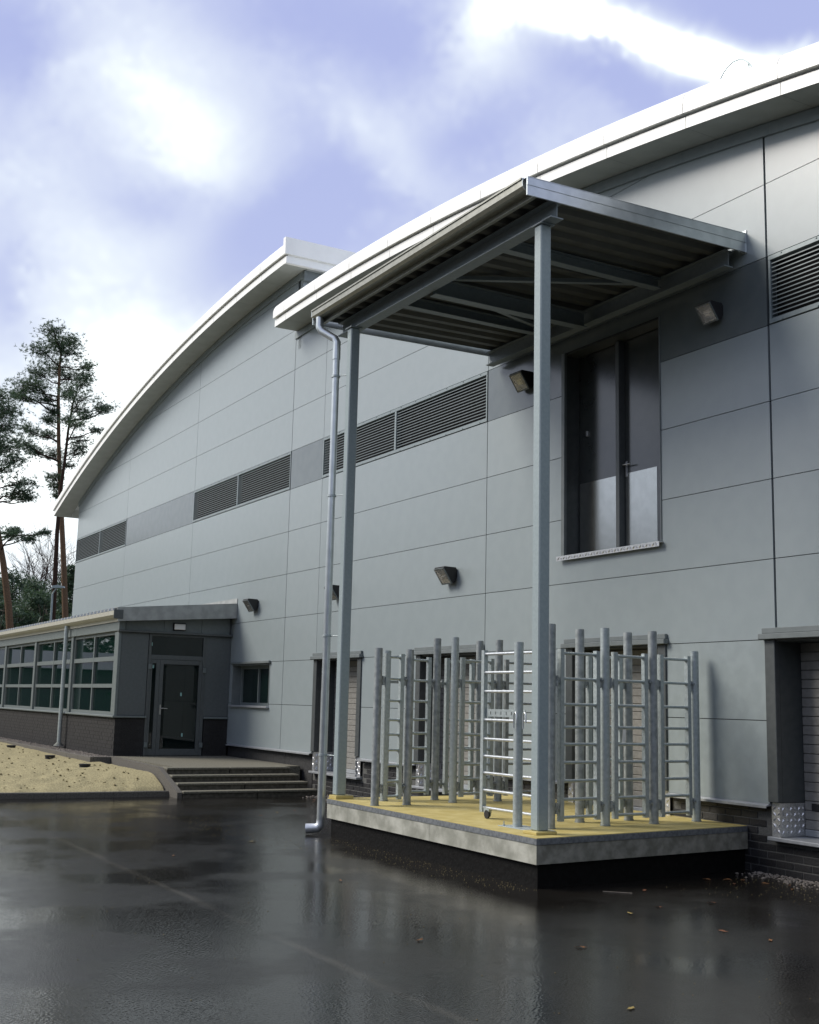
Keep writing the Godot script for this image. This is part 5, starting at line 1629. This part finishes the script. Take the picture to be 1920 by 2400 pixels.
# clumps: picture x, y, reach x, reach y (pixels) at the tree's depth; the third reach and the depth scatter are the same size in metres
func tall_pine(called: String, label: String, depth: float, trunk_px: Array, r0: float, r1: float, clumps: Array, bark: Material, seed_: int, density: float, ground_y := -0.03) -> void:
	var rg := RandomNumberGenerator.new()
	rg.seed = seed_
	var mpp := depth / FOCAL
	var path := []
	for q in trunk_px: path.append(px(q[0], q[1], depth))
	var foot: Vector3 = path[0]
	foot.y = ground_y
	path.push_front(foot)
	var t := thing(called, label, "tree", foot, 0.0, "trees behind the annex")
	var loc := []
	for q in path: loc.append((q as Vector3) - foot)
	var m := MB.new()
	m.tube(loc, r0, r1, 12)
	part(t, "trunk", m.mesh(), bark)
	var br := MB.new()
	var cr := [MB.new(), MB.new(), MB.new()]
	for c in clumps:
		var cc: Vector3 = px(c[0], c[1], depth) - foot
		var rx: float = c[2] * mpp * 1.15
		var ry: float = c[3] * mpp * 1.2
		cc += cam_w * rg.randfn() * (0.5 + rx * 0.6)
		var o := nearest_on(loc, cc, rx * 0.35 + 0.3)
		var mid := o.lerp(cc, 0.5) + Vector3(0, -0.12 * (cc - o).length() * rg.randf_range(-0.3, 1.0), 0)
		var bl := (cc - o).length()
		var th: float = clampf(0.018 + bl * 0.016, 0.02, 0.10)
		br.tube([o, o.lerp(mid, 0.55) + Vector3(rg.randfn(), rg.randfn(), rg.randfn()) * 0.05, mid, mid.lerp(cc, 0.6) + Vector3(rg.randfn(), rg.randfn(), rg.randfn()) * 0.08, cc], th, th * 0.35, 6, false)
		var n := int(density * (14.0 + 30.0 * rx * ry * 3.0))
		# twigs fan out from the branch end, each ending in a spray of needles
		var tw := 10 + int(rx * 26.0)
		var ends := []
		for i in tw:
			var d := Vector3(rg.randfn(), rg.randfn() * 0.55 + 0.15, rg.randfn()).normalized()
			var sc := Vector3(rx, ry, rx) * rg.randf_range(0.45, 1.0)
			var e := cc + d * sc
			var s := cc.lerp(o, rg.randf_range(0.0, 0.45))
			br.tube([s, s.lerp(e, 0.55) + Vector3(0, -0.03, 0), e], 0.010, 0.004, 4, false)
			ends.append([s, e])
		for i in n:
			var en: Array = ends[rg.randi_range(0, ends.size() - 1)]
			var p: Vector3 = (en[0] as Vector3).lerp(en[1], rg.randf_range(0.45, 1.08)) + Vector3(rg.randfn() * 0.44 * rx, rg.randfn() * 0.50 * ry, rg.randfn() * 0.44 * rx)
			tuft(cr[rg.randi_range(0, 2)], p, 0.16, 0.024, 9, rg)
	part(t, "branches", br.mesh(), mats.twig if bark == mats.bark_dark else mats.bark_dark)
	for k in 3:
		part(t, "crown", cr[k].mesh(), mats["needles_%d" % k])

func bushy_tree(called: String, label: String, at: Vector3, h: float, w: float, low: float, seed_: int, mat_leaf: Array, tufts: int, tl := 0.30, tw := 0.08) -> Node3D:
	var rg := RandomNumberGenerator.new()
	rg.seed = seed_
	var t := thing(called, label, "tree", at, 0.0, "young trees behind the annex")
	var tr := MB.new()
	var lean := Vector3(rg.randfn() * 0.3, 0, rg.randfn() * 0.3)
	var path := [Vector3.ZERO, Vector3(0, h * 0.4, 0) + lean * 0.4, Vector3(0, h * 0.75, 0) + lean * 0.8, Vector3(0, h * 0.94, 0) + lean]
	tr.tube(path, 0.14, 0.03, 8)
	part(t, "trunk", tr.mesh(), mats.bark_dark)
	var br := MB.new()
	var cr := [MB.new(), MB.new()]
	var lobes := 16
	for i in lobes:
		var f := (i + 0.5) / lobes
		var y := h * lerpf(low, 0.93, f)
		var rr: float = w * sqrt(max(0.08, 1.0 - pow(f * 1.15 - 0.2, 2.0))) * rg.randf_range(0.55, 1.0)
		var a := rg.randf() * TAU
		var c := lean * (y / h) + Vector3(cos(a) * rr * 0.62, y, sin(a) * rr * 0.62)
		var o := lean * (y / h) + Vector3(0, y - rr * 0.4, 0)
		br.tube([o, o.lerp(c, 0.5) + Vector3(0, 0.05, 0), c], 0.04, 0.012, 5, false)
		var ls := rr * 0.55
		for k in int(tufts / float(lobes)):
			var p := c + Vector3(rg.randfn() * ls * 0.62, rg.randfn() * ls * 0.42, rg.randfn() * ls * 0.62)
			tuft(cr[rg.randi_range(0, 1)], p, tl, tw, 6, rg)
	part(t, "branches", br.mesh(), mats.twig)
	for k in 2: part(t, "crown", cr[k].mesh(), mat_leaf[k])
	return t

func bare_branch(mb: MB, a: Vector3, d: Vector3, len_: float, r: float, depth: int, rg: RandomNumberGenerator) -> void:
	var b := a + d * len_ * 0.5 + Vector3(rg.randfn(), rg.randfn(), rg.randfn()) * len_ * 0.04
	var c := b + (d + Vector3(rg.randfn() * 0.12, 0.08, rg.randfn() * 0.12)).normalized() * len_ * 0.5
	mb.tube([a, b, c], r, r * 0.55, 5 if depth > 1 else 4, false)
	if depth == 0: return
	for i in 3 + (1 if depth > 1 else 0):
		var s := b.lerp(c, rg.randf()) if i else c
		var nd := (d * 0.8 + Vector3(rg.randfn() * 0.55, rg.randf_range(-0.05, 0.45), rg.randfn() * 0.55)).normalized()
		bare_branch(mb, s, nd, len_ * rg.randf_range(0.45, 0.68), r * 0.5, depth - 1, rg)

func ground_at(x: float, y: float, depth: float) -> Vector3:
	var p := px(x, y, depth)
	p.y = -0.03
	return p

func build_trees() -> void:
	tall_pine("pine_tree", "tall pine with orange trunk and dense dark top beyond the annex", 62.0,
		[[154, 1470], [150, 1330], [143, 1180], [138, 1050], [137, 940], [140, 860], [148, 790]], 0.19, 0.04,
		[[150, 785, 22, 14], [134, 803, 26, 15], [172, 800, 20, 13], [112, 826, 30, 16], [165, 828, 28, 16], [186, 850, 15, 12], [122, 856, 36, 14], [88, 872, 26, 14], [60, 905, 28, 18], [46, 925, 18, 11], [97, 908, 30, 12], [152, 880, 30, 13], [188, 880, 14, 10], [75, 938, 24, 9], [110, 935, 20, 8],
		[125, 965, 15, 13], [126, 988, 15, 8], [78, 1010, 20, 10], [104, 1018, 20, 9], [88, 1045, 26, 13], [112, 1062, 26, 9], [72, 1058, 14, 9], [135, 1118, 16, 9], [124, 1138, 13, 8], [128, 1160, 10, 8]], mats.bark_orange, 101, 6.5)
	tall_pine("pine_tree", "leaning dark trunked pine with a thin wispy crown by the orange one", 60.0,
		[[122, 1490], [128, 1380], [134, 1250], [142, 1150], [152, 1080], [160, 1010], [170, 950], [184, 905]], 0.15, 0.03,
		[[190, 898, 24, 13], [172, 915, 18, 10], [206, 935, 30, 11], [236, 950, 24, 10], [258, 962, 14, 7], [184, 955, 24, 11], [150, 925, 16, 9], [200, 1000, 26, 9], [228, 1008, 16, 6], [180, 1030, 24, 10], [168, 1060, 24, 9], [192, 1048, 16, 7], [150, 1088, 22, 8], [215, 975, 18, 7], [166, 985, 20, 9]], mats.bark_dark, 102, 4.5)
	tall_pine("pine_tree", "big pine with wide hanging boughs at the edge of the wood", 52.0,
		[[26, 1510], [20, 1420], [8, 1320], [-6, 1240], [-18, 1120], [-26, 1020], [-30, 960], [-34, 925]], 0.19, 0.05,
		[[20, 932, 32, 15], [8, 972, 42, 20], [34, 1000, 26, 13], [16, 1045, 40, 18], [48, 1078, 26, 13], [12, 1098, 34, 14], [34, 1130, 34, 11], [58, 1150, 22, 10], [12, 1162, 24, 10], [62, 1166, 16, 8], [24, 960, 28, 14], [-24, 965, 40, 26], [-40, 1040, 44, 34], [-100, 960, 50, 36], [-90, 1010, 50, 40], [-80, 1120, 44, 26], [52, 1252, 22, 10], [40, 1243, 14, 7], [66, 1262, 14, 7], [96, 1250, 9, 5], [-40, 1250, 30, 14]], mats.bark_orange, 103, 5.5)
	# young wood behind
	var nm := [mats.needles_2, mats.needles_0]
	var spots := [[42, 1318, 84, 3.4, 0.42], [86, 1342, 80, 3.6, 0.35], [112, 1362, 78, 3.0, 0.30], [8, 1345, 86, 3.2, 0.35], [62, 1372, 76, 3.0, 0.22], [172, 1300, 74, 1.8, 0.20], [20, 1395, 74, 2.8, 0.15], [136, 1392, 82, 2.6, 0.2], [164, 1392, 88, 2.6, 0.2]]
	var lb := ["round topped young pine behind the orange trunked pine's wood edge", "broad dark young pine in front of the bare trees", "low dark young pine beside the street lamp", "dark young pine beneath the hanging boughs", "bushy low pine between the trunks", "narrow dark tree against the hall's far corner", "small dark pine behind the leaning trunk at the wood edge", "small pine behind the street lamp head", "small pine behind the orange trunk"]
	for i in spots.size():
		var s: Array = spots[i]
		var top := px(s[0], s[1], s[2])
		bushy_tree("young_pine", lb[i], ground_at(s[0], 1500, s[2]), top.y, s[3], s[4], 200 + i, nm, 1500)
	# bare trees reaching above
	for i in 6:
		var s: Array = [[62, 1275, 90], [76, 1290, 92], [92, 1300, 88], [108, 1278, 94], [142, 1310, 90], [166, 1295, 86]][i]
		var rg := RandomNumberGenerator.new()
		rg.seed = 300 + i
		var h := px(s[0], s[1], s[2]).y
		var t := thing("bare_tree", "thin leafless tree rising above the young pines", "tree", ground_at(s[0], 1500, s[2]), 0.0, "bare trees in the wood")
		var tr := MB.new()
		tr.tube([Vector3.ZERO, Vector3(0.1, h * 0.3, 0), Vector3(0.0, h * 0.6, 0.1)], 0.11, 0.06, 7)
		part(t, "trunk", tr.mesh(), mats.twig)
		var b := MB.new()
		for k in 5: bare_branch(b, Vector3(0.05, h * (0.34 + 0.065 * k), 0.05), Vector3(rg.randfn() * 0.28, 1.0, rg.randfn() * 0.28).normalized(), h * 0.30, 0.05, 3, rg)
		part(t, "branches", b.mesh(), mats.twig)
	# brushwood below
	var ub := [MB.new(), MB.new()]
	var rg2 := RandomNumberGenerator.new()
	rg2.seed = 400
	for i in 5200:
		var u := rg2.randf_range(-160, 190)
		var dep := rg2.randf_range(66, 82)
		var p := px(u, 1500, dep)
		p.y = -0.03 + abs(rg2.randfn()) * 1.9 + rg2.randf() * 0.8
		tuft(ub[i % 2], p, 0.42, 0.09, 4, rg2)
	for i in 90:
		var u := rg2.randf_range(-100, 190)
		var p := ground_at(u, 1500, rg2.randf_range(66, 84))
		var h := rg2.randf_range(3.0, 7.5)
		ub[0].tube([p, p + Vector3(rg2.randfn() * 0.3, h * 0.5, rg2.randfn() * 0.3), p + Vector3(rg2.randfn() * 0.6, h, rg2.randfn() * 0.6)], rg2.randf_range(0.04, 0.11), 0.02, 5, false)
	var u0 := part(self, "undergrowth", ub[0].mesh(), mats.underwood)
	tag(u0, "brown brushwood and thin stems on the wood floor", "brushwood", "", "stuff")
	var u1 := part(self, "undergrowth", ub[1].mesh(), mats.needles_2)
	tag(u1, "dark green low growth on the wood floor", "undergrowth", "", "stuff")
	# street lamp
	var lf := ground_at(117, 1500, 56.0)
	var top2 := px(123, 1392, 56.0)
	var head := px(137, 1377, 56.0)
	var l := thing("street_lamp", "slim pale street lamp standing among the trees", "street lamp", lf)
	var pm := MB.new()
	pm.tube([Vector3.ZERO, Vector3(0, 2.5, 0).lerp(top2 - lf, 0.3), top2 - lf], 0.075, 0.045, 10)
	part(l, "pole", pm.mesh(), mats.pole_grey)
	var am := MB.new()
	am.tube([top2 - lf, (top2 - lf).lerp(head - lf, 0.5) + Vector3(0, 0.06, 0), head - lf - cam_r * 0.18], 0.04, 0.035, 8)
	part(l, "arm", am.mesh(), mats.pole_grey)
	var hm := MB.new()
	hm.prism(PackedVector2Array([Vector2(-0.28, -0.04), Vector2(0.32, -0.03), Vector2(0.30, 0.04), Vector2(0.05, 0.11), Vector2(-0.20, 0.08)]), head - lf - Vector3(0, 0, 0.0), cam_r, Vector3.UP, Vector3(0.18, 0, 0.1))
	part(l, "lamp_head", hm.mesh(), mats.pole_grey)
	# tiled house at the wood edge
	var hb := ground_at(-22, 1500, 78.0)
	var h := thing("house", "small house with an orange tiled roof at the wood edge", "house", hb, deg_to_rad(15))
	var w := MB.new()
	w.box(Vector3(-3, 0, -4), Vector3(0.3, 3.4, 4))
	part(h, "wall", w.mesh(), mats.house_wall)
	var r := MB.new()
	r.prism(PackedVector2Array([Vector2(-4.4, 3.4), Vector2(4.4, 3.4), Vector2(0, 6.1)]), Vector3(-3.2, 0, 0), Vector3(0, 0, 1), Vector3(0, 1, 0), Vector3(3.7, 0, 0))
	part(h, "roof", r.mesh(), mats.roof_tile_red)
	# what the annex windows mirror: a low white shed across the yard and the wood behind it
	var sh := thing("storage_shed", "long low white storage shed across the yard", "shed", Vector3(-82, 0, 12))
	var s1 := MB.new()
	s1.box(Vector3(-4, 0, -5), Vector3(4, 3.4, 20))
	part(sh, "wall", s1.mesh(), mats.shed_dark)
	var s2 := MB.new()
	s2.box(Vector3(-4.4, 3.41, -5.4), Vector3(4.4, 4.5, 20.4))
	part(sh, "roof", s2.mesh(), mats.shed_white)
	# the wood across the yard, mirrored in the steel door and the cladding
	var protos := []
	for i in 62:
		var at := Vector3(-96 + i * 3.3 + rng.randf_range(-1.5, 1.5), -0.03, 10.0 + i * 3.0 + rng.randf_range(-2.5, 2.5))
		if i >= 18:
			# unseen pines added behind the yard to darken light from that side
			var bearing := deg_to_rad(118.0 - (i - 18) * 3.0)
			at = Vector3(cos(bearing) * 50.0, -0.03, 6.0 + sin(bearing) * 50.0) * Vector3(rng.randf_range(0.95, 1.08), 1.0, rng.randf_range(0.95, 1.08))
		var t: Node3D
		if i < 3:
			t = bushy_tree("unseen_yard_pine", "dark unseen pine in the wood round the yard", at, 13.4 + 0.6 * i, 4.2, 0.06, 500 + i, nm, 2600, 0.50, 0.14)
			protos.append(t)
		else:
			t = copy_of(protos[i % 3], "unseen_yard_pine", "", at, rng.randf() * TAU)
			t.scale = Vector3.ONE * rng.randf_range(0.90, 1.08)
		t.set_meta("group", "pines across the yard")

func build_roof_hoop() -> void:
	var t := thing("roof_hoop", "thin dark metal hoop rail standing on the white roof", "rail", Vector3(-11.1, 9.95, -1.2))
	var m := MB.new()
	var pts := []
	for i in 15:
		var a := PI * i / 14.0
		pts.append(Vector3(-0.43 * cos(a), 0.10 + 0.66 * sin(a), 0.0))
	m.tube(pts, 0.011, 0.011, 6)
	part(t, "hoop", m.mesh(), mats.pole_grey)
	var s := MB.new()
	for e in [-0.43, 0.43]: s.tube([Vector3(e, -0.08, 0), Vector3(e, 0.10, 0)], 0.008, 0.008, 6)
	s.tube([Vector3(0.26, 0.62, 0), Vector3(0.30, 0.45, 0.0), Vector3(0.32, -0.08, 0.0)], 0.010, 0.010, 6)
	part(t, "stay", s.mesh(), mats.pole_grey)

func _ready() -> void:
	rng.seed = 7
	setup_camera()
	setup_light()
	make_materials()
	build_ground()
	build_halls()
	build_annex()
	build_canopy()
	build_platform()
	build_steps()
	build_gates()
	build_lamps()
	build_roof_hoop()
	build_trees()
	build_litter()
